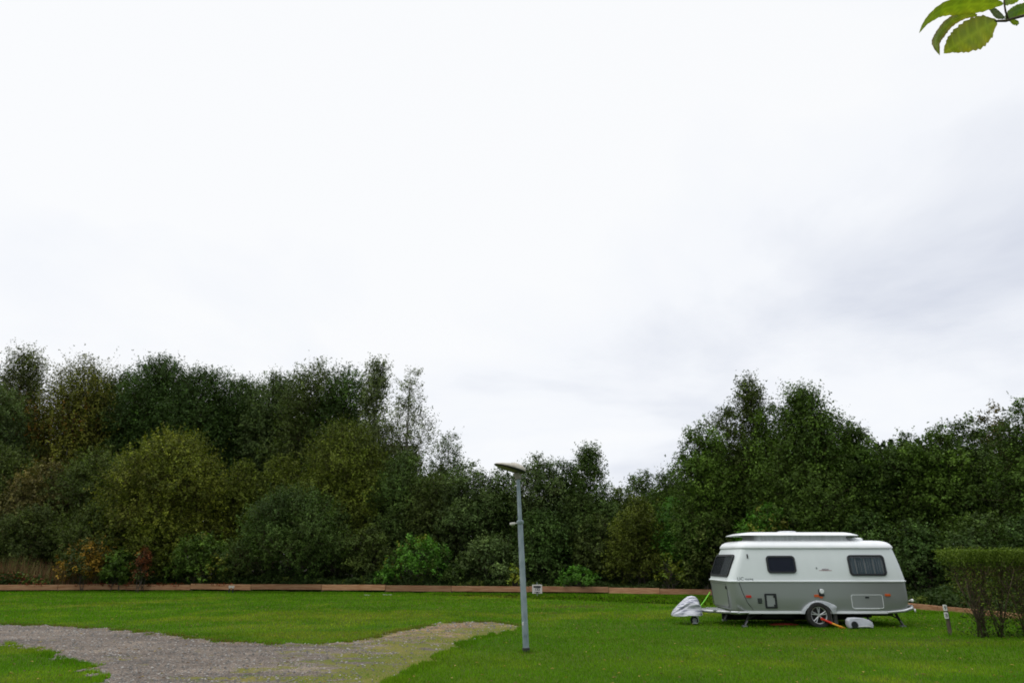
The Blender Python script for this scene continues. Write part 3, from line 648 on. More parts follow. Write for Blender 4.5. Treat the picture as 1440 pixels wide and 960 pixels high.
lm = (fnoise(x, y+30, 1.2) > .66) & (rg.random(n) < .5); C[lm] = np.array([.12,.16,.03])
rd = (x < -20) & (rg.random(n) < .22); C[rd] = np.array([.15,.055,.03])*(.6+.8*rg.random((rd.sum(), 1)))
tag(npmesh('undergrowth', V, np.full(n, 3), np.arange(3*n), M['leaf'], colors=np.repeat(C, 3, 0)), 'low leafy undergrowth just behind the wooden fence', 'undergrowth', kind='stuff')
# tall reddish weeds left
rg = np.random.default_rng(79); n = 9000; u = rg.random(n); x = -33+11*u; y = 38.4+2.2*rg.random(n); kk = fnoise(x, y, .9) > .36; x = x[kk]; y = y[kk]; n = len(x)
c_ = np.where(rg.random((n, 1)) < .45, np.array([[.24,.12,.075]]), np.where(rg.random((n, 1)) < .6, np.array([[.26,.22,.10]]), np.array([[.06,.09,.025]])))*(.6+.6*rg.random((n, 1)))
blades('tall_weeds', x, y, (.7+.8*rg.random(n))*(.4+1.4*fnoise(x, y, .6)), np.full(n, .03), c_, 'reddish and straw coloured tall weeds behind the fence at far left', lean=.5, cat='weeds')
# red creeper leaves lying over the fence on the left
rg = np.random.default_rng(80); n = 500; s_ = np.array([random.random() for _ in range(n)]); pp = [fence_pt(5.3+11*q_)[0] for q_ in s_]
x = np.array([p.x for p in pp]); y = np.array([p.y for p in pp])-.06+.1*rg.random(n); z = .30+.16*rg.random(n); k = fnoise(x, y, 1.3) > .48
Pc = np.stack([x, y, z], -1)[k]; V = leaves(rg, Pc, .08, .8); C = np.array([.22,.045,.02])*(.6+.8*rg.random((len(Pc), 1)))
tag(npmesh('red_creeper', V, np.full(len(Pc), 3), np.arange(3*len(Pc)), M['leaf'], colors=np.repeat(C, 3, 0)), 'red autumn creeper leaves trailing over the left fence boards', 'creeper', kind='stuff')

# ---------------------------------------------------------------- clipped hedge at the right
hb = G(1385, 896); hedge = tag(empty('clipped_hedge', (hb.x, hb.y, 0)), 'flat topped clipped hedge with bare brown stems beside the number post', 'hedge')
rg = np.random.default_rng(90); HL, HWd, HT = 7.5, 1.0, 1.86
def quads(rg, P, size, asp=.6):
    n = len(P); d = rg.normal(size=(n, 3)); d /= np.linalg.norm(d, axis=1)[:, None]; e = rg.normal(size=(n, 3)); s1 = np.cross(d, e); s1 /= np.linalg.norm(s1, axis=1)[:, None]
    s = (size*(.6+.8*rg.random(n)))[:, None]; V = np.empty((n, 4, 3), np.float32); V[:, 0] = P-d*s*.5; V[:, 1] = P+s1*s*asp*.4; V[:, 2] = P+d*s*.5; V[:, 3] = P-s1*s*asp*.4
    return V
x0 = G(1322, 896).x-hb.x+.48
n = 52000; x = x0+HL*rg.random(n); y = -.45+HWd*rg.random(n)
z = HT-.25*rg.random(n)**1.5+.05*(fnoise(x, y, 2.6)-.5)+.02
n2 = 60000; x2 = x0+.02+(HL-.1)*rg.random(n2); y2 = -.44+(HWd-.04)*rg.random(n2); z2 = HT-.2-1.45*rg.random(n2)**1.1
dz_ = HT-.2-z2; k2 = (x2-x0 > .02+dz_*.36) & (fnoise(x2, z2*.7+3, 2.6) > .22+.13*dz_) & (rg.random(n2) < 1.05-.5*dz_); x2, y2, z2 = x2[k2], y2[k2], z2[k2]
n3 = 2200; x3 = x0-.03+HL*rg.random(n3); y3 = -.45+.95*rg.random(n3); z3 = HT+.10*rg.random(n3)**2.2*(.4+1.2*fnoise(x3, y3, 2))
Pq = np.concatenate([np.stack([x, y, z], -1), np.stack([x2, y2, z2], -1), np.stack([x3, y3, z3], -1)])
kz = (rg.random(len(Pq)) < np.clip((Pq[:, 0]-x0+.04)/.22+.25, 0, 1)) & ~((Pq[:, 0]-x0 < .15) & (Pq[:, 2] < HT-.34)); Pq = Pq[kz]
C = np.array([.068,.11,.014])+(np.array([.15,.21,.028])-np.array([.068,.11,.014]))*rg.random((len(Pq), 1)); dr = (rg.random(len(Pq)) < .38) & (Pq[:, 2] < HT-.34); C[dr] = np.array([.09,.065,.03])
V = quads(rg, Pq, .045); npmesh('foliage', V, np.full(len(Pq), 4), np.arange(4*len(Pq)), M['leaf'], hedge, colors=np.repeat(C, 4, 0))
random.seed(9); mb = MB()
cl = [(-.0, .02, 9), (.35, .0, 7), (1.02, .05, 6), (1.9, 0, 8), (2.7, 0, 7), (3.6, 0, 8), (4.6, 0, 7), (5.6, 0, 7)]
for cx, cy, k in cl:
    for i in range(k):
        bx = cx+random.uniform(-.16, .16); by = cy+random.uniform(-.15, .15); tx = bx+random.uniform(-.62, .55); ty = by+random.uniform(-.35, .3); tz = random.uniform(1.35, 1.75)
        tx = max(tx, x0+.2); m_ = Vector(((bx*.6+tx*.4)+random.uniform(-.05, .05), (by+ty)/2, tz*.5))
        r_ = random.uniform(.012, .024); mb.tube([(bx, by, -.03), m_, (tx, ty, tz)], [r_, r_*.75, r_*.35], 6)
        for j in range(15):
            t = random.uniform(.12, .98); q = Vector((bx, by, 0)).lerp(m_, t*2) if t < .5 else m_.lerp(Vector((tx, ty, tz)), t*2-1)
            q2 = q+Vector((random.uniform(-.3, .3), random.uniform(-.3, .2), random.uniform(.15, .5))); q2.x = max(q2.x, x0+.12); mb.tube([q, q.lerp(q2, .5)+Vector((0, 0, -.02)), q2], [r_*.4, r_*.3, .003], 4)
mb.build('stems', M['twig'], hedge, smooth=True)
# small leafy suckers at the foot
rg = np.random.default_rng(91); n = 900; x = rg.normal(.15, .35, n)+np.where(rg.random(n) < .5, .9, 0); z = .05+.45*rg.random(n)**1.5; Pq = np.stack([x, rg.normal(0, .2, n), z], -1)
npmesh('suckers', quads(rg, Pq, .06), np.full(n, 4), np.arange(4*n), M['leaf'], hedge, colors=np.repeat(np.array([.06,.10,.02])*(.6+.6*rg.random((n, 1))), 4, 0))

# ---------------------------------------------------------------- street lamp
galv = noisy('galvanised', (.20,.26,.29), (.31,.37,.40), 9, .5, .08, metal=.25, stretch=(1,1,.5))
beige = noisy('weathered_plastic', (.34,.31,.25), (.52,.49,.42), 14, .7, .15)
dark = mat('dark_plastic', (.02,.02,.02), .5); lens = noisy('lamp_lens', (.06,.055,.05), (.12,.11,.09), 20, .35)
lb = G(740, 917); lamp = tag(empty('street_lamp', lb), 'slightly leaning grey lamp post with mushroom shaped head on the lawn', 'street lamp')
lt = Pz(728.5, 672, lb.y)-lb; ht = lt.z
ax = lt.copy(); 
def onp(z): return Vector((ax.x*z/ht, 0, z))
zj = (Pz(733, 735, lb.y)-lb).z
MB().tube([onp(.06), onp(zj*.5), onp(zj)], [.060,.058,.054], 20).build('lower_pole', galv, lamp, smooth=True, auto=40)
MB().tube([onp(zj-.02), onp(zj), onp(zj+.04), onp(zj+.05)], [.063,.072,.072,.05], 20).build('joint_collar', galv, lamp, smooth=True, auto=40)
MB().tube([onp(zj+.04), onp((zj+ht)/2), onp(ht+.02)], [.042,.040,.037], 20).build('upper_pole', galv, lamp, smooth=True, auto=40)
MB().tube([onp(-.05), onp(.07)], [.072,.072], 20).tube([onp(.07), onp(.09)], [.076,.07], 20).build('base_sleeve', dark, lamp, smooth=True, auto=40)
q = onp(.42); MB().box(q+Vector((-.035,-.070,-.12)), q+Vector((.035,-.060,.12)), .004).build('access_door', galv, lamp)
white = mat('white_sticker', (.7,.7,.68), .6)
zs = (Pz(738, 876, lb.y)-lb).z; q = onp(zs); MB().box(q+Vector((-.05,-.068,-.03)), q+Vector((-.015,-.055,.03)), .004).build('sticker', white, lamp)
# neck and head : flattened asymmetric shell tilted up towards the left / camera
MB().tube([onp(ht-.02), onp(ht+.05), onp(ht+.10)], [.06,.075,.09], 16).build('head_neck', noisy('neck_grey', (.2,.18,.16), (.3,.28,.25), 20, .6), lamp, smooth=True, auto=50)
Rot = Matrix.Rotation(R(14), 4, 'Y') @ Matrix.Rotation(R(-4), 4, 'X')
hc = onp(ht+.15)+Vector((-.16, -.03, .045))
def head_rings(prof, n=28):
    rings = []
    for (s, z) in prof:
        ring = []
        for k in range(n):
            a = 2*math.pi*k/n; rx = .325*s; ry = .20*s*(1-.12*math.cos(a)); p = Vector((rx*math.cos(a), ry*math.sin(a), z*.72*(1+.42*math.cos(a)))); ring.append(hc+(Rot @ p))
        rings.append(ring)
    return rings
MB().loft(head_rings([(1.0,0),(1.02,.015),(.97,.055),(.8,.10),(.5,.13),(.2,.14)])).build('head_shell', beige, lamp, smooth=True, auto=60)
MB().loft(head_rings([(.93,-.035),(1.0,-.02),(1.035,.0),(1.03,.012)])).build('head_rim', dark, lamp, smooth=True, auto=60)
MB().loft(head_rings([(.55,-.06),(.8,-.052),(.9,-.034)])).build('lamp_lens', lens, lamp, smooth=True, auto=60)
# little bracket with knob below, on the left
q = onp((Pz(733, 736, lb.y)-lb).z)
MB().tube([q+Vector((-.05,0,.0)), q+Vector((-.10,-.01,.01))], [.014,.014], 8).tube([q+Vector((-.10,-.01,.01)), q+Vector((-.13,-.01,-.005)), q+Vector((-.19,-.02,-.01)), q+Vector((-.21,-.02,-.01))], [.022,.034,.034,.015], 12).build('sensor', noisy('sensor_white', (.3,.3,.27), (.6,.6,.55), 30, .6), lamp, smooth=True, auto=50)

# ---------------------------------------------------------------- small number sign by the fence
pw = mat('sign_white', (.62,.60,.54), .6); blk = mat('print_black', (.015,.015,.015), .6)
sb = G(755.5, 837.5); sgn = tag(empty('number_sign', sb), 'small white pitch number sign on a short post in front of the fence', 'sign')
za = (Pz(755, 834, sb.y)).z; zb_ = (Pz(755, 821.5, sb.y)).z; wS = .235
MB().tube([(0, .03, -.05), (0, .03, zb_+.08)], .02, 8).tube([(0,.03,zb_+.08),(0,.03,zb_+.1)], .028, 8).build('post', galv, sgn, smooth=True, auto=40)
MB().box((-wS, -.02, za), (wS, .0, zb_), .008).build('panel', pw, sgn)
hS = zb_-za
MB().box((-wS*.72, -.026, zb_-.34*hS), (wS*.72, -.021, zb_-.14*hS), .002).build('header_bar', blk, sgn)
text_mesh('number', '133', hS*.42, blk, sgn, (0, -.024, za+.46*hS), (R(90), 0, 0), bold=.004)
MB().box((-wS*.6, -.026, za+.13*hS), (wS*.6, -.021, za+.19*hS), .001).box((-wS*.2, -.027, za+.06*hS), (wS*.2, -.0215, za+.2*hS), .001).build('footer_bar', blk, sgn)
# pale marker in front of the fence at left
mk = G(324.5, 833.5); mko = tag(empty('pitch_marker', mk), 'tiny pale marker on two dark legs in front of the fence, left of centre', 'marker')
z1 = Pz(324, 823, mk.y).z
MB().box((-.15, -.02, z1-.1), (.15, .02, z1), .01).tube([(-.08,-.03,z1-.11),(-.08,.03,z1-.11)], .035, 10).tube([(.09,-.03,z1-.11),(.09,.03,z1-.11)], .035, 10).build('cap', noisy('marker_white', (.35,.32,.28), (.6,.56,.5), 20, .7), mko)
for sx in (-1, 1): MB().tube([(sx*.10, 0, -.03), (sx*.085, 0, z1-.08)], .03, 8).build('leg', dark, mko, smooth=True, auto=40)
# number post on the right
nb_ = G(1337, 894); npost = tag(empty('number_post', nb_), 'short wooden post with two white number plates beside the clipped hedge', 'number post')
gw = noisy('grey_wood', (.055,.042,.028), (.13,.105,.075), 7, .9, .4, stretch=(1,1,.25))
hp = Pz(1331, 850, nb_.y).z
MB().tube([(.0,0,-.05), (-.0,0,hp*.5), (-.01,0,hp)], [.045,.043,.041], 14).build('post', gw, npost, smooth=True, auto=40)
for v0, v1, ch in ((849.5, 858.3, '9'), (860.2, 869.2, '8')):
    a_ = Pz(1331, v1, nb_.y).z; b2 = Pz(1331, v0, nb_.y).z; cz = (a_+b2)/2; hh = (b2-a_)/2
    def fn(a, b_, t): return Vector((a-.045, -.045-t+.35*a*0, b_+cz))
    MB().plate(rrect(-.045, .045, -hh, hh, .02), fn, 0, .012).build('number_plate', mat('plate_white', (.72,.72,.68), .5), npost)
    text_mesh('number', ch, hh*1.6, blk, npost, (-.045, -.060, cz), (R(90), 0, 0), bold=.0)

# ---------------------------------------------------------------- caravan
D0 = 18.96; CX = 5.69
def LC(u, v, off=0.0):  # survey of the near side wall: local x, z
    p = Pz(u, v, D0+off); return p.x-CX, p.z
car = tag(empty('caravan', (CX, D0, 0)), 'white and silver touring caravan with raised pop up roof parked on the lawn', 'caravan')
silver = mat('silver_paint', (.355,.375,.375), .34, metal=.5, spec=.5, coat=.1)
n_ = N(silver, 'ShaderNodeTexNoise', Scale=1.2, Detail=2); bp = N(silver, 'ShaderNodeBump', Strength=.10, Distance=.05); L(silver, n_.outputs[0], bp.inputs['Height']); L(silver, bp.outputs[0], silver.node_tree.nodes['Principled BSDF'].inputs['Normal'])
tcs = N(silver, 'ShaderNodeTexCoord'); L(silver, tcs.outputs['Object'], n_.inputs['Vector'])
paint = noisy('white_paint', (.66,.71,.71), (.70,.75,.75), 2, .35, .0, metal=.0, spec=.5, coat=.2)
roofp = noisy('white_gelcoat', (.76,.79,.80), (.81,.83,.84), 4, .3, .0, spec=.5)
trim = mat('white_trim', (.72,.75,.76), .35); alu = mat('aluminium', (.55,.57,.58), .35, metal=.7)
rubber = noisy('rubber', (.012,.012,.012), (.03,.028,.026), 20, .75)
blackp = mat('black_plastic', (.012,.014,.016), .45); chass = mat('chassis_black', (.012,.012,.012), .8)
orange = mat('orange_lens', (.55,.10,.02), .3); redl = mat('red_lens', (.5,.03,.02), .3)
def ring(z, xf, xr, y0, y1, rf, rr, n=7):
    pts = []
    for (cx, cy, st, r) in ((xr-rr, y0+rr, 270, rr), (xr-rr, y1-rr, 0, rr), (xf+rf, y1-rf, 90, rf), (xf+rf, y0+rf, 180, rf)):
        for k in range(n+1):
            a = R(st+90*k/n); pts.append((cx+r*math.cos(a), cy+r*math.sin(a), z))
    return pts
BW = 2.02; ZB = .37; ZM = 1.125; ZT = 1.965; XR = 4.70
XF1, XR1, YI = .36, 4.54, .12
MB().loft([ring(ZB, .10, XR-.06, .015, BW-.015, .42, .22), ring(ZB+.05, .05, XR-.02, .0, BW, .40, .22), ring(.75, .02, XR, -.006, BW, .32, .22), ring(ZM-.02, .0, XR, .0, BW, .24, .22)]).build('lower_body', silver, car, smooth=True, auto=35)
def up(z):  # upper body outline at height z
    t = (z-ZM)/(ZT-ZM); return (XF1*t+.0, XR-(XR-XR1)*t, YI*t, BW-YI*t)
rs = []
for t in (0, .25, .5, .75, 1):
    z = ZM+.012+(ZT-ZM-.012)*t; xf, xr, y0, y1 = up(z); bl = .012*math.sin(t*math.pi); rs.append(ring(z, xf-bl, xr+bl, y0-bl, y1+bl, .24, .2))
MB().loft(rs).build('upper_body', paint, car, smooth=True, auto=35)
MB().loft([ring(ZM-.022, -.012, XR+.012, -.012, BW+.012, .25, .23), ring(ZM-.012, -.022, XR+.022, -.022, BW+.022, .25, .23), ring(ZM+.008, -.022, XR+.022, -.022, BW+.022, .25, .23), ring(ZM+.02, -.008, XR+.008, -.008, BW+.008, .25, .23)]).build('belt_trim', trim, car, smooth=True, auto=35)
# roof shell
def rr_(z, i, lo=0.0):
    return ring(z, XF1+i, XR1-i*.9, YI+i, BW-YI-i, max(.06, .26-i*.4), max(.06, .22-i*.4))
MB().loft([rr_(ZT-.012, -.012), rr_(ZT-.005, -.035), rr_(ZT+.02, -.035), rr_(ZT+.06, -.015), rr_(ZT+.115, .03), rr_(ZT+.155, .10), rr_(ZT+.185, .22), rr_(ZT+.2, .42)]).build('roof', roofp, car, smooth=True, auto=50)
MB().loft([[Vector((3.78+.30*c*s_ , .9+.3*d*s_, z)) for c, d in [(math.cos(2*math.pi*k/20), math.sin(2*math.pi*k/20)) for k in range(20)]] for s_, z in ((1, ZT+.17), (1, ZT+.245), (.85, ZT+.275), (.4, ZT+.285))]).build('roof_vent', roofp, car, smooth=True, auto=50)
# raised pop up lid with canvas
px0, px1, py0, py1 = .47, 3.80, .26, 1.74
def pr(z, i): return ring(z, px0+i*1.6, px1-i*1.6, py0+i, py1-i, max(.08,.3-i), max(.08,.3-i))
MB().loft([pr(2.315, .10), pr(2.29, .012), pr(2.295, -.008), pr(2.315, .02), pr(2.358, .12), pr(2.38, .22), pr(2.39, .4)]).build('pop_up_lid', roofp, car, smooth=True, auto=50)
MB().loft([[Vector((2.05+.25*math.cos(2*math.pi*k/20)*s_, 1.0+.25*math.sin(2*math.pi*k/20)*s_, z)) for k in range(20)] for s_, z in ((1, 2.38), (1, 2.412), (.8, 2.425))]).build('skylight', roofp, car, smooth=True, auto=50)
canv = noisy('tent_canvas', (.55,.57,.575), (.66,.68,.69), 6, .9, .3, stretch=(3,1,.6))
def cvr(z, i):
    base = ring(z, px0+.45+i, px1-.30-i, py0+.12+i, py1-.12-i, .12, .12, 5)
    return base
MB().loft([cvr(ZT+.15, -.06), cvr(ZT+.22, .015), cvr(2.25, .03), cvr(2.305, -.03)]).build('roof_canvas', canv, car, smooth=True, auto=30)
q = LC(1130, 760, .3); MB().tube([(q[0], .395, q[1]-.02), (q[0], .33, q[1]-.02)], .045, 12).build('canvas_button', trim, car, smooth=True, auto=40)
# sill rails
def sill(x0, x1, name='sill_rail'):
    MB().box((x0, -.028, ZB-.035), (x1, .03, ZB+.022), .008).build(name, trim, car)
xa = LC(1130, 862)[0]; xb_ = LC(1166, 862)[0]
sill(.34, xa-.01); sill(xb_+.02, XR-.65)
# rear bumper rising towards the back
zb1 = LC(1276, 855)[1]
MB().tube([(XR-.68, -.02, ZB-.005), (XR-.25, -.025, ZB+.03), (XR-.02, .0, ZB+.09), (XR+.07, .16, ZB+.12), (XR+.08, 1.0, ZB+.12), (XR+.07, BW-.16, ZB+.12), (XR-.05, BW, ZB+.09)], [.03,.038,.042,.045,.045,.045,.04], 10).build('rear_bumper', alu, car, smooth=True, auto=40)
MB().tube([(XR+.04, .03, ZB+.04), (XR+.075, .02, ZB+.04)], .045, 12).build('rear_light', mat('clear_lens', (.7,.7,.7), .2), car, smooth=True, auto=40)
MB().tube([(XR+.02, .06, ZB+.28), (XR+.07, .05, ZB+.28)], .042, 12).tube([(XR-.04, .04, ZB+.28), (XR+.02, .06, ZB+.28)], .015, 8).build('rear_marker_light', mat('clear_lens2', (.75,.75,.75), .2), car, smooth=True, auto=40)
# windows on the near side (tilted wall)
sl_ = (Vector((0, YI, ZT-ZM))).normalized(); nrm_s = Vector((0, -sl_.z, sl_.y))
def side_up(a, z, t):
    f = (z-ZM)/(ZT-ZM); return Vector((a, YI*f-.012*math.sin(max(0, min(1, f))*math.pi), z))+nrm_s*t
def side_lo(a, z, t): return Vector((a, -t-.004, z))
glass = mat('tinted_glass', (.02,.025,.035), .06, spec=.6)
tg = bpy.data.materials.new('window_acrylic'); tg.use_nodes = True; nt_ = tg.node_tree; pb = nt_.nodes['Principled BSDF']; pb.inputs['Base Color'].default_value = (.01,.013,.02,1); pb.inputs['Roughness'].default_value = .12; pb.inputs['Specular IOR Level'].default_value = .22; pb.inputs['Alpha'].default_value = .36
def window(u0, u1, v0, v1, cur, cmat):
    x0, z1 = LC(u0, v0, .08); x1, z0 = LC(u1, v1, .04); r = .09
    f = MB().plate(rrect(x0, x1, z0, z1, r), side_up, -.005, .03, hole=rrect(x0+.045, x1-.045, z0+.045, z1-.045, r-.03)).build('window', blackp, car)
    if cur:
        mb = MB(); n = 60; A = []
        for zz_ in (z0+.03, z1-.07):
            A.append([side_up(x0+.05+(x1-x0-.1)*i/n, zz_, .008+.010*math.sin(i*1.15+math.sin(i*.37)*1.6)) for i in range(n+1)])
        mb.loft(A, False, False, closed=False).build('curtain', cmat, f, smooth=True)
        MB().plate(rrect(x0+.03, x1-.03, z1-.075, z1-.05, .01), side_up, .012, .018).build('curtain_rail', alu, f)
    else:
        MB().plate(rrect(x0+.04, x1-.04, z0+.04, z1-.04, .06), side_up, .0, .010).build('blind', cmat, f)
    MB().plate(rrect(x0+.038, x1-.038, z0+.038, z1-.038, .065), side_up, .020, .024).build('pane', tg, f)
    return f
window(1076, 1120, 781, 805.5, False, mat('blue_blind', (.032,.042,.085), .7))
window(1190, 1247, 780, 809, True, noisy('curtain_cloth', (.16,.25,.30), (.42,.55,.62), 3, .9, stretch=(12,1,.3)))
# front window on the raked front wall
sf = Vector((XF1, 0, ZT-ZM)).normalized(); nf = Vector((-sf.z, 0, sf.x))
def front_up(a, z, t):
    f = (z-ZM)/(ZT-ZM); return Vector((XF1*f-.012*math.sin(max(0, min(1, f))*math.pi), a, z))+nf*t
f = MB().plate(rrect(.20, BW-.22, 1.22, 1.79, .08), front_up, -.01, .03, hole=rrect(.25, BW-.27, 1.27, 1.74, .06)).build('window', blackp, car)
MB().plate(rrect(.25, .95, 1.27, 1.74, .05), front_up, -.004, .008).build('curtain', noisy('grey_curtain', (.12,.14,.15), (.3,.33,.35), 5, .9, stretch=(1,9,.5)), f)
MB().plate(rrect(.96, BW-.28, 1.27, 1.74, .05), front_up, -.004, .006).build('blind', mat('dark_inside', (.02,.022,.025), .7), f)
MB().plate(rrect(.24, BW-.26, 1.26, 1.75, .06), front_up, .018, .022).build('pane', tg, f)
# awning hook, lettering
x_, z_ = LC(1052, 782); MB().plate(rrect(x_-.012, x_+.018, z_-.05, z_+.06, .01), side_up, 0, .025).build('awning_hook', blackp, car)
rotS = (R(90)-math.atan(YI/(ZT-ZM)), 0, 0)
greyi = mat('print_grey', (.16,.19,.19), .5); redi = mat('print_red', (.34,.16,.18), .5)
x_, z_ = LC(1041, 813.5, .02); p = side_up(x_, z_, .004); text_mesh('lettering', 'UC', .125, greyi, car, p, rotS)
x_, z_ = LC(1053, 813.5, .02); p = side_up(x_, z_, .004); text_mesh('lettering', 'touring', .075, greyi, car, p, rotS)
x_, z_ = LC(1148, 798.5, .05); p = side_up(x_, z_, .004); text_mesh('lettering', 'R', .075, greyi, car, p, rotS)
x_, z_ = LC(1160, 799.8, .05); p = side_up(x_, z_, .004); text_mesh('lettering', 'edition', .065, mat('print_mauve', (.22,.17,.19), .5), car, p, rotS)
MB().plate(rrect(x_-.17, x_+.17, z_-.038, z_-.026, .004), side_up, 0, .003).build('red_underline', redi, car)
# service door, vent, storage hatch
x0, z1 = LC(1074.5, 834); x1, z0 = LC(1093.5, 855)
f = MB().plate(rrect(x0, x1, z0, z1, .02), side_lo, 0, .016, hole=rrect(x0+.045, x1-.045, z0+.04, z1-.04, .015)).build('service_hatch', blackp, car)
MB().plate(rrect(x0+.05, x1-.05, z0+.045, z1-.045, .012), side_lo, .001, .008).build('hatch_panel', silver, f)
for zz_ in (z0+.07, z1-.07): MB().plate(rrect(x1-.085, x1-.01, zz_-.03, zz_+.03, .01), side_lo, .017, .028).build('latch', blackp, f)
x0, z1 = LC(1065, 840.5); x1, z0 = LC(1072, 848); mb = MB().plate(rrect(x0, x1, z0, z1, .01), side_lo, 0, .01)
for i in range(5): zz_ = z0+.02+(z1-z0-.04)*i/4; mb.box((x0+.01, -.024, zz_-.006), (x1-.01, -.0145, zz_+.006))
mb.build('vent_grille', mat('vent_grey', (.045,.055,.05), .6), car)
x0, z1 = LC(1196, 835.5); x1, z0 = LC(1243.5, 855)
f = MB().plate(rrect(x0, x1, z0, z1, .05), side_lo, 0, .008, hole=rrect(x0+.014, x1-.014, z0+.014, z1-.014, .04)).build('storage_hatch', trim, car)
MB().plate(rrect(x0+.02, x1-.02, z0+.02, z1-.02, .035), side_lo, .0, .004).build('hatch_panel', silver, f)
xc, zc = LC(1219, 839.5); MB().plate(rrect(xc-.05, xc+.05, zc-.018, zc+.022, .015), side_lo, .005, .02).build('lock', blackp, f)
MB().plate(rrect(x0+.06, x1-.12, z0-.012, z0-.001, .004), side_lo, .009, .016).build('hatch_lip', trim, f)
# side markers and water / power inlet
for (u, v, m_) in ((1052.5, 838, redl), (1248, 836, orange), (1148.5, 837, orange)):
    x_, z_ = LC(u, v); o = MB().plate(rrect(x_-.07, x_+.07, z_-.032, z_+.028, .012), side_lo, .0, .022).build('side_marker', m_, car)
x_, z_ = LC(1155, 832); MB().tube([(x_, .0, z_+.02), (x_, -.035, z_+.02), (x_, -.045, z_+.02)], [.06,.06,.05], 16).build('inlet_cap', trim, car, smooth=True, auto=40)
MB().plate(rrect(x_-.085, x_+.06, z_-.10, z_-.045, .02), side_lo, .0, .03).plate(rrect(x_-.07, x_-.045, z_-.05, z_+.07, .01), side_lo, .0, .03).build('power_inlet', blackp, car)
MB().plate(rrect(x_-.07, x_+.02, z_-.15, z_-.105, .015), side_lo, .0, .02).build('amber_reflector', orange, car)
# front corner seam
MB().tube([(.26, -.012, ZM-.04), (.33, -.012, .85), (.42, -.010, .62), (.56, -.008, ZB+.06)], .008, 6).build('corner_seam', mat('seam_dark', (.05,.055,.055), .6), car)
MB().box((.3, BW-.05, .03), (4.3, BW-.02, ZB-.003)).build('underside_light_blocker', chass, car)  # added dark panel on the far side, keeps light out from under the caravan
MB().box((-.012, .30, .92), (.03, .38, 1.0), .01).build('front_locker_handle', blackp, car)
MB().plate(rrect(.27, BW-.27, .46, 1.05, .08), lambda a, z, t: Vector((.03-.03*(z-.4)/.7-t, a, z)), -.01, .006, hole=rrect(.278, BW-.278, .468, 1.042, .075)).build('front_locker_seam', mat('seam2', (.08,.085,.085), .6), car)
# wheel arch traced from the side wall survey
oz = [(125,258),(135,225),(160,190),(190,160),(225,135),(265,118),(310,110),(360,112),(410,122),(460,140),(500,158),(527,178),(524,200),(520,215),(512,235),(505,256)]
iz = [(158,258),(168,225),(190,195),(215,172),(245,157),(275,149),(310,146),(345,148),(380,156),(405,168),(425,182),(442,200),(452,215),(460,230),(466,243),(470,256)]
o2 = [LC(1110+a/8, 830+b/8) for a, b in oz]; i2 = [LC(1110+a/8, 830+b/8) for a, b in iz]
mb = MB(); n = len(o2); 
A = [[mb.bm.verts.new(Vector((p[0], -t, p[1]))) for p in o] for o, t in ((o2, -.01), (o2, .045), ([((a[0]*.75+b[0]*.25), (a[1]*.75+b[1]*.25)) for a, b in zip(o2, i2)], .08), (i2, .09), (i2, -.01))]
for a, b in zip(A, A[1:]):
    for k in range(n-1): mb.bm.faces.new((a[k], a[k+1], b[k+1], b[k]))
mb.build('wheel_arch', mat('arch_silver', (.5,.53,.55), .35, metal=.3), car, smooth=True, auto=40)
# dark wheel well just proud of the wall
wc = LC(1150, 866); wx = wc[0]; WR = .315
MB().plate([i2[k] for k in range(n)]+[(i2[-1][0], ZB-.05), (i2[0][0], ZB-.05)], side_lo, -.002, .006).build('wheel_well', chass, car)
def wheel(y, sgn_):
    w_ = MB(); n = 40; prof = [(.20, .0), (.225, -.025), (.27, -.03), (.305, -.02), (WR, .01), (WR, .13), (.305, .16), (.20, .15)]
    rings = [[Vector((wx+r*math.cos(2*math.pi*k/n), y+sgn_*t-.03*sgn_, WR-.01+r*math.sin(2*math.pi*k/n))) for k in range(n)] for r, t in prof]
    w_.loft(rings, False, False); wo = tag(w_.build('wheel', rubber, car, smooth=True, auto=35))
    rm = MB(); ya = y-.03*sgn_; prof = [(.215, .0), (.205, -.008), (.192, .0), (.188, .03)]
    rm.loft([[Vector((wx+r*math.cos(2*math.pi*k/n), ya+sgn_*t, WR-.01+r*math.sin(2*math.pi*k/n))) for k in range(n)] for r, t in prof], False, False)
    for k in range(5):
        for da in (-.17, .17):
            a = R(90)+2*math.pi*k/5; p0 = Vector((wx+.035*math.cos(a), ya+sgn_*.004, WR-.01+.035*math.sin(a))); p1 = Vector((wx+.2*math.cos(a+da), ya-sgn_*.002, WR-.01+.2*math.sin(a+da)))
            rm.tube([p0, p1], [.015, .012], 6)
    rm.tube([(wx, ya+sgn_*.02, WR-.01), (wx, ya-sgn_*.012, WR-.01)], [.045, .035], 14)
    rm.build('rim', mat('alloy', (.5,.52,.53), .3, metal=.5), wo, smooth=True, auto=40)
    MB().tube([(wx, ya+sgn_*.05, WR-.01), (wx, ya+sgn_*.045, WR-.01)], [.19, .19], 30).build('brake_disc', chass, wo)
wheel(-.055, 1); wheel(BW+.02, -1)
# chassis, axle
MB().box((.2, .45, .25), (4.4, .53, ZB-.005)).box((.2, 1.5, .25), (4.4, 1.58, ZB-.005)).box((wx-.06, .05, WR-.08), (wx+.06, BW-.05, WR+.02)).box((.9, .3, .22), (1.7, 1.7, ZB-.006)).box((2.9, .6, .20), (3.9, 1.8, ZB-.006)).build('chassis', chass, car)
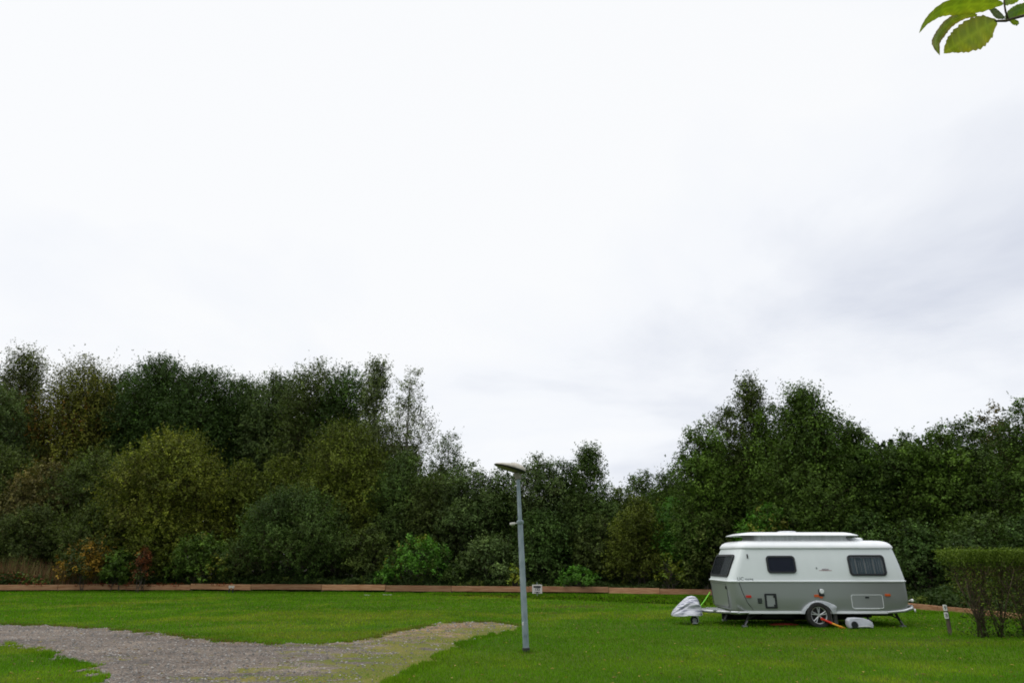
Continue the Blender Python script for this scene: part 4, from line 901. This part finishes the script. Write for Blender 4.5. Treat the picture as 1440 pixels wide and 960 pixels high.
# corner steadies
for (xx, yy, dx_) in ((.52, .12, -.18), (.52, BW-.12, -.18), (4.28, .12, .16), (4.28, BW-.12, .16)):
    st = MB().tube([(xx, yy, ZB), (xx+dx_*.5, yy, .2), (xx+dx_, yy, .05)], [.035,.032,.03], 6).tube([(xx-dx_*1.1, yy, ZB-.05), (xx+dx_*.5, yy, .2)], .018, 6).build('corner_steady', chass, car)
    MB().box((xx+dx_-.06, yy-.06, .0), (xx+dx_+.06, yy+.06, .045), .01).tube([(xx+dx_*.6, yy-.04, .16), (xx+dx_, yy-.04, .05)], .016, 6).build('steady_foot', mat('dull_galv', (.16,.165,.17), .6), st)
# drawbar
hx = Pz(968, 862, D0+1.0).x-CX
db = MB().tube([(.35, .35, .33), (hx+.12, .97, .36)], .042, 8).tube([(.35, BW-.35, .33), (hx+.12, 1.05, .36)], .042, 8).build('drawbar', noisy('galv2', (.32,.33,.34), (.5,.51,.52), 12, .45, metal=.5), car, smooth=True, auto=40)
MB().box((-.30, .62, .355), (.02, 1.4, .40), .01).build('drawbar_step', alu, car)
MB().tube([(-.02, .02, ZB+.0), (.2, -.02, ZB-.01), (.42, -.02, ZB-.005)], [.035,.04,.03], 10).build('front_bumper', alu, car, smooth=True, auto=40)
MB().tube([(.16, -.055, ZB), (.16, -.07, ZB)], .03, 12).build('front_reflector', mat('refl_white', (.6,.62,.65), .2), car, smooth=True, auto=40)
jx = hx+.13
jw = MB().tube([(jx, .93, .10), (jx, .93, .62)], .03, 10).build('jockey_wheel', alu, car, smooth=True, auto=40)
MB().tube([(jx, .89, .105), (jx, .97, .105)], .10, 20).build('tyre', rubber, jw, smooth=True, auto=40)
MB().tube([(jx, .875, .105), (jx, .985, .105)], .06, 16).build('rim', noisy('jockey_grey', (.3,.31,.32), (.45,.46,.47), 10, .5), jw, smooth=True, auto=40)
MB().box((jx-.07, .86, .02), (jx+.07, .9, .05), .005).box((jx+.05, .9, .05), (jx+.12, .96, .26), .01).build('fork', alu, jw)
# cover over the hitch
pts_ = [(945,862.5,865),(947,857.5,865),(952,852,865),(958,846,864.5),(963,841.5,864),(968,838.2,864),(973,837.5,864),(977.5,838.5,864),(980.5,843,864),(982.5,852,864),(983.5,860,864)]
cov_base = Pz(965, 864, D0+1.0)
cov = []
for i, (u, v0, v1) in enumerate(pts_):
    p = Pz(u, v0, D0+1.0); pz0 = Pz(u, v1, D0+1.0).z; hw = .04+.24*math.sin(min(1, (i+.7)/6)*math.pi/2); ring_ = []
    m_ = 61
    for k in range(m_):
        a = math.pi*k/(m_-1); fold = 1+.16*math.sin(a*9+i*.5)+.08*math.sin(a*17-i*.9)
        s_a = math.sin(a); ring_.append(Vector((p.x-cov_base.x+.012*math.sin(k*.9), -math.cos(a)*hw*fold*(1.15-.35*s_a), pz0-.0+(p.z-pz0)*(s_a**.6)*(1 if k not in (0, m_-1) else 0)-.008*math.sin(k*1.1+i))))
    cov.append(ring_)
cloth = noisy('cover_cloth', (.16,.17,.25), (.60,.61,.66), 9, .7, .4, stretch=(.5,1,3.2), lo=.34, hi=.5)
cob = MB().loft(cov, True, True, closed=False).build('hitch_cover', cloth, None, smooth=True)
cob.location = (cov_base.x, cov_base.y, 0); tag(cob, 'wrinkled pale grey cloth cover over the caravan hitch', 'cover')
# green strap
p0 = Pz(981.5, 856, D0+.75); p1 = Pz(998.5, 832, D0+1.05)
st_ = MB().tube([Vector((0,0,0)), (p1-p0)*.5+Vector((0,0,-.02)), p1-p0], .012, 6).build('green_strap', mat('neon_green', (.22,.75,.03), .5), None); st_.location = p0; tag(st_, 'thin neon green strap between the hitch cover and the caravan front', 'strap')
# wheel clamp: red arm, yellow foot
p0 = Pz(1157, 871.5, D0-.10); wcl = tag(empty('wheel_clamp', (p0.x, p0.y, 0)), 'red and yellow wheel clamp leaning from the caravan wheel to the grass', 'wheel clamp')
redm = noisy('clamp_red', (.55,.02,.012), (.7,.06,.02), 10, .45); yelm = noisy('clamp_yellow', (.75,.30,.02), (.8,.42,.04), 10, .45)
MB().tube([(-.02, -.02, p0.z+.03), (.20, -.05, p0.z-.07)], [.026,.03], 8).box((-.05, -.05, p0.z), (-.0, .01, p0.z+.06), .01).build('red_arm', redm, wcl, smooth=True, auto=40)
MB().tube([(.19, -.05, p0.z-.065), (.34, -.08, .06), (.46, -.09, .025)], [.027,.024,.015], 8).build('yellow_foot', yelm, wcl, smooth=True, auto=40)
MB().box((.34, -.10, .0), (.52, -.04, .02), .008).build('orange_base', mat('clamp_orange', (.7,.13,.02), .5), wcl)
# grey water tank on the grass
pa = Pz(1209.5, 884.5, 18.75); tk = tag(empty('waste_water_tank', (pa.x, 18.75, 0)), 'pale grey plastic water tank lying on the grass under the caravan rear', 'water tank')
prof = [(-.30,.02),(-.335,.10),(-.325,.20),(-.27,.255),(-.1,.262),(.08,.25),(.22,.21),(.30,.15),(.32,.08),(.30,.02)]
rings = []
for t, s_ in ((-.12,.86),(-.11,.95),(-.08,1),(.04,1),(.07,.95),(.09,.85)): rings.append([Vector((p[0]*s_, t, .13+(p[1]-.13)*s_)) for p in prof])
MB().loft(rings).build('tank_body', noisy('tank_grey', (.46,.48,.53), (.55,.57,.62), 5, .5), tk, smooth=True, auto=35)
MB().tube([(-.18,-.10,.10),(-.18,-.15,.10)], [.085,.08], 18).build('screw_cap', blackp, tk, smooth=True, auto=40)
MB().tube([(-.12,-.10,.05),(.0,-.14,.062),(.18,-.13,.06),(.25,-.10,.05)], .012, 8).build('handle', mat('tank_handle', (.6,.6,.6), .5), tk, smooth=True)
MB().tube([(.28,.0,.12),(.33,.0,.08)], .02, 8).build('spout', blackp, tk)
# levelling blocks and red mat under the caravan
pr_ = Pz(1103, 879.5, D0+.5); rm_ = MB().box((-.36, -.12, .0), (.36, .12, .035), .01).box((-.2,-.1,.036),(.2,.1,.05),.006).build('levelling_ramp', mat('ramp_red', (.35,.03,.012), .7), None); rm_.location = (pr_.x, D0+.55, .012); tag(rm_, 'flat dark red levelling ramp lying under the middle of the caravan', 'ramp')
pb_ = Pz(1172, 868, D0+.15)
bk = MB().tube([(-.09,0,.0),(-.09,0,.24)], [.06,.055], 12).tube([(.06,.05,.0),(.06,.05,.26)], [.07,.06], 12).build('connector_pipe', noisy('pipe_grey', (.08,.085,.08), (.2,.2,.19), 14, .6), car, smooth=True, auto=40); bk.location = (pb_.x-CX, .15, .08)

# a few white specks on the lawn by the fence
wf = mat('daisy_white', (.7,.68,.6), .8); random.seed(3)
def flower(u, v):
    g = G(u, v); mb = MB(); 
    mb.tube([(0,0,0),(0,0,.05)], .004, 4)
    for k in range(8):
        a = k*math.pi/4; c_ = Vector((math.cos(a), math.sin(a), 0)); p_ = Vector((-c_.y, c_.x, 0)); A_ = [Vector((0,0,.05)), c_*.05+p_*.016+Vector((0,0,.06)), c_*.075+Vector((0,0,.056)), c_*.05-p_*.016+Vector((0,0,.06))]
        mb.bm.faces.new([mb.bm.verts.new(q) for q in A_])
    o = mb.build('white_flower', wf); o.location = (g.x, g.y, .0); o.scale = (1.2,1.2,1.2); return o
for i, (u, v) in enumerate([(514,838),(518,838.4),(540,837.4),(544,838.2),(549,837.8)]):
    tag(flower(u, v), 'tiny white flower in the lawn close to the fence, left of the lamp post', 'flower', 'white flowers in the lawn near the fence')

# ---------------------------------------------------------------- overhanging twig, top right, under a metre and a half away
DB = 1.05
def PB(u, v, dd=0): return Pz(u, v, DB+dd)
lg = bpy.data.materials.new('near_leaf'); lg.use_nodes = True; b = lg.node_tree.nodes['Principled BSDF']; out = lg.node_tree.nodes['Material Output']
at = N(lg, 'ShaderNodeAttribute', attribute_name='col'); tcl = N(lg, 'ShaderNodeTexCoord'); nz = N(lg, 'ShaderNodeTexNoise', Scale=38, Detail=5); L(lg, tcl.outputs['Object'], nz.inputs['Vector'])
crn = N(lg, 'ShaderNodeValToRGB'); L(lg, nz.outputs[0], crn.inputs[0]); e = crn.color_ramp.elements; e[0].position = .35; e[0].color = (.80,.86,.7,1); e[1].position = .7; e[1].color = (1.2,1.1,1.0,1)
mm_ = N(lg, 'ShaderNodeMixRGB', blend_type='MULTIPLY'); mm_.inputs[0].default_value = 1; L(lg, at.outputs['Color'], mm_.inputs[1]); L(lg, crn.outputs[0], mm_.inputs[2])
L(lg, mm_.outputs[0], b.inputs['Base Color']); b.inputs['Roughness'].default_value = .5
tr = N(lg, 'ShaderNodeBsdfTranslucent'); L(lg, mm_.outputs[0], tr.inputs['Color']); ms = N(lg, 'ShaderNodeMixShader'); ms.inputs[0].default_value = .65
L(lg, b.outputs[0], ms.inputs[1]); L(lg, tr.outputs[0], ms.inputs[2]); L(lg, ms.outputs[0], out.inputs['Surface'])
tw0 = PB(1415, 29); twig = tag(empty('leafy_branch', tw0), 'green serrated leaves on a thin dark twig hanging into the top right corner', 'branch')
ctrl = [(1372,24,.0),(1385,26,.0),(1400,30,.0),(1415,29.5,0),(1430,25,0),(1445,21,0),(1475,14,.02),(1530,4,.06),(1650,-30,.16),(1900,-90,.35)]
MB().tube([PB(*c)-tw0 for c in ctrl], [.0012,.0016,.002,.0026,.0026,.0028,.003,.0035,.005,.007], 8).build('twig', M['twig'], twig, smooth=True)
MB().tube([PB(1418,29)-tw0, PB(1414,16,-.005)-tw0, PB(1412,4,-.01)-tw0, PB(1413,-12,-.01)-tw0], [.002,.0018,.0015,.001], 6).build('side_twig', M['twig'], twig, smooth=True)
def near_leaf(mid, wl, wr, base_col, edge_col, fold=.35, ser=.10):
    """mid: (u,v,depth) midrib samples base->tip; wl/wr half widths in survey pixels"""
    ns = 40; K = len(mid)
    def samp(A, t):
        f = t*(len(A)-1); i = min(len(A)-2, int(f)); return A[i], A[i+1], f-i
    def cub(A, t):
        f = t*(len(A)-1); i = min(len(A)-2, int(f)); s_ = f-i; p0 = A[max(0, i-1)]; p1 = A[i]; p2 = A[i+1]; p3 = A[min(len(A)-1, i+2)]
        return .5*((2*p1)+(p2-p0)*s_+(2*p0-5*p1+4*p2-p3)*s_*s_+(3*p1-p0-3*p2+p3)*s_**3)
    px = F/DB*fw(20)*1.0
    Mx = [PB(*m)-tw0 for m in mid]; V = []; C = []; nv = 9
    for i in range(ns+1):
        t = i/ns; c = cub(Mx, t); d = (cub(Mx, min(1, t+.02))-cub(Mx, max(0, t-.02))).normalized()
        view = (c+tw0-Vector((0,0,H))).normalized(); side = d.cross(view).normalized(); nn_ = side.cross(d)
        a = cub([float(q) for q in wl], t); b_ = cub([float(q) for q in wr], t)
        saw = 1+ser*((i % 3)/2-.5)
        for k in range(nv):
            s_ = (k/(nv-1))*2-1; wv = (b_ if s_ > 0 else a)/px*saw*(1 if abs(s_) > .9 else 1)
            ripple = .0012*math.sin(t*40+abs(s_)*3)*abs(s_)
            V.append(c+side*s_*wv+nn_*(abs(s_)**1.3*wv*fold+ripple)); vein = (abs(s_) < .12) or ((i+int(abs(s_)*5)) % 5 == 0 and abs(s_) < .9)
            cc_ = np.array(base_col)*(1-abs(s_)**3)+np.array(edge_col)*abs(s_)**3; C.append(cc_*(1.25 if vein else .95))
    Fq = [(i*nv+k, (i+1)*nv+k, (i+1)*nv+k+1, i*nv+k+1) for i in range(ns) for k in range(nv-1)]
    return npmesh('leaf', [tuple(v) for v in V], np.full(len(Fq), 4), np.array(Fq), lg, twig, colors=np.array(C), smooth=True)
gc = (.22,.32,.012); ge_ = (.26,.32,.015); yc = (.34,.33,.02)
near_leaf([(1411,6,-.01),(1385,6,-.015),(1355,7,-.01),(1325,14,0),(1304,30,.008),(1292.5,47,.01)], [1,13,13,8,4,.3], [1,10,13,9,4,.3], gc, ge_, .15)
near_leaf([(1374,22,0),(1355,22,.005),(1336,31,.008),(1322,46,.006),(1316,60,0),(1321.5,78,-.006)], [1.5,5,6,5,4.5,.3], [1.5,6,8,8,5,.3], (.19,.26,.015), (.22,.14,.03), .6)
near_leaf([(1402,30,0),(1390,36,-.004),(1372,46,-.008),(1352,59,-.010),(1338,68,-.008),(1327,75.5,-.004)], [2,16,21,19,12,.5], [2,17,23,16,7,.5], (.30,.38,.02), yc, .12)
near_leaf([(1414,27,0),(1422,20,.006),(1434,14,.01),(1450,10,.014),(1466,12,.02)], [1,8,9,6,.3], [1,6,8,6,.3], (.10,.19,.015), gc, .3)
near_leaf([(1420,29,0),(1426,31,-.004),(1430,33,-.006),(1429.5,36.5,-.008)], [1,3.5,3,.2], [1,3,2.5,.2], gc, gc, .2)
near_leaf([(1413,8,-.01),(1420,0,-.004),(1432,-6,.0),(1448,-9,.005)], [1,7,8,.3], [1,6,7,.3], gc, ge_, .3)
near_leaf([(1413,26,0),(1404,22,.008),(1396,15,.012),(1388,9,.015)], [.8,4,4,.2], [.8,4,3,.2], (.10,.14,.05), (.10,.14,.05), .5)
near_leaf([(1412,-6,-.01),(1400,-14,-.01),(1380,-22,0),(1350,-26,.01)], [1,10,10,.3], [1,10,10,.3], gc, ge_, .3)
for (u, v, du, dv) in ((1480,13,10,50),(1500,10,30,-50),(1540,2,20,60),(1590,-14,40,-40),(1640,-26,10,60),(1720,-46,50,-30),(1780,-60,10,60)):
    near_leaf([(u,v,.03),(u+du*.3,v+dv*.3,.03),(u+du*.65,v+dv*.65,.035),(u+du,v+dv,.04)], [1,14,12,.3], [1,14,12,.3], gc, ge_, .25)

# ---------------------------------------------------------------- render settings
sc.cycles.filter_width = 1.8; sc.render.engine = 'CYCLES'; sc.cycles.use_denoising = True
try: sc.cycles.denoiser = 'OPENIMAGEDENOISE'; sc.cycles.denoising_input_passes = 'RGB_ALBEDO_NORMAL'
except Exception: pass
sc.cycles.max_bounces = 6; sc.cycles.diffuse_bounces = 2; sc.cycles.glossy_bounces = 3; sc.cycles.transmission_bounces = 3; sc.cycles.transparent_max_bounces = 6
sc.cycles.caustics_reflective = False; sc.cycles.caustics_refractive = False
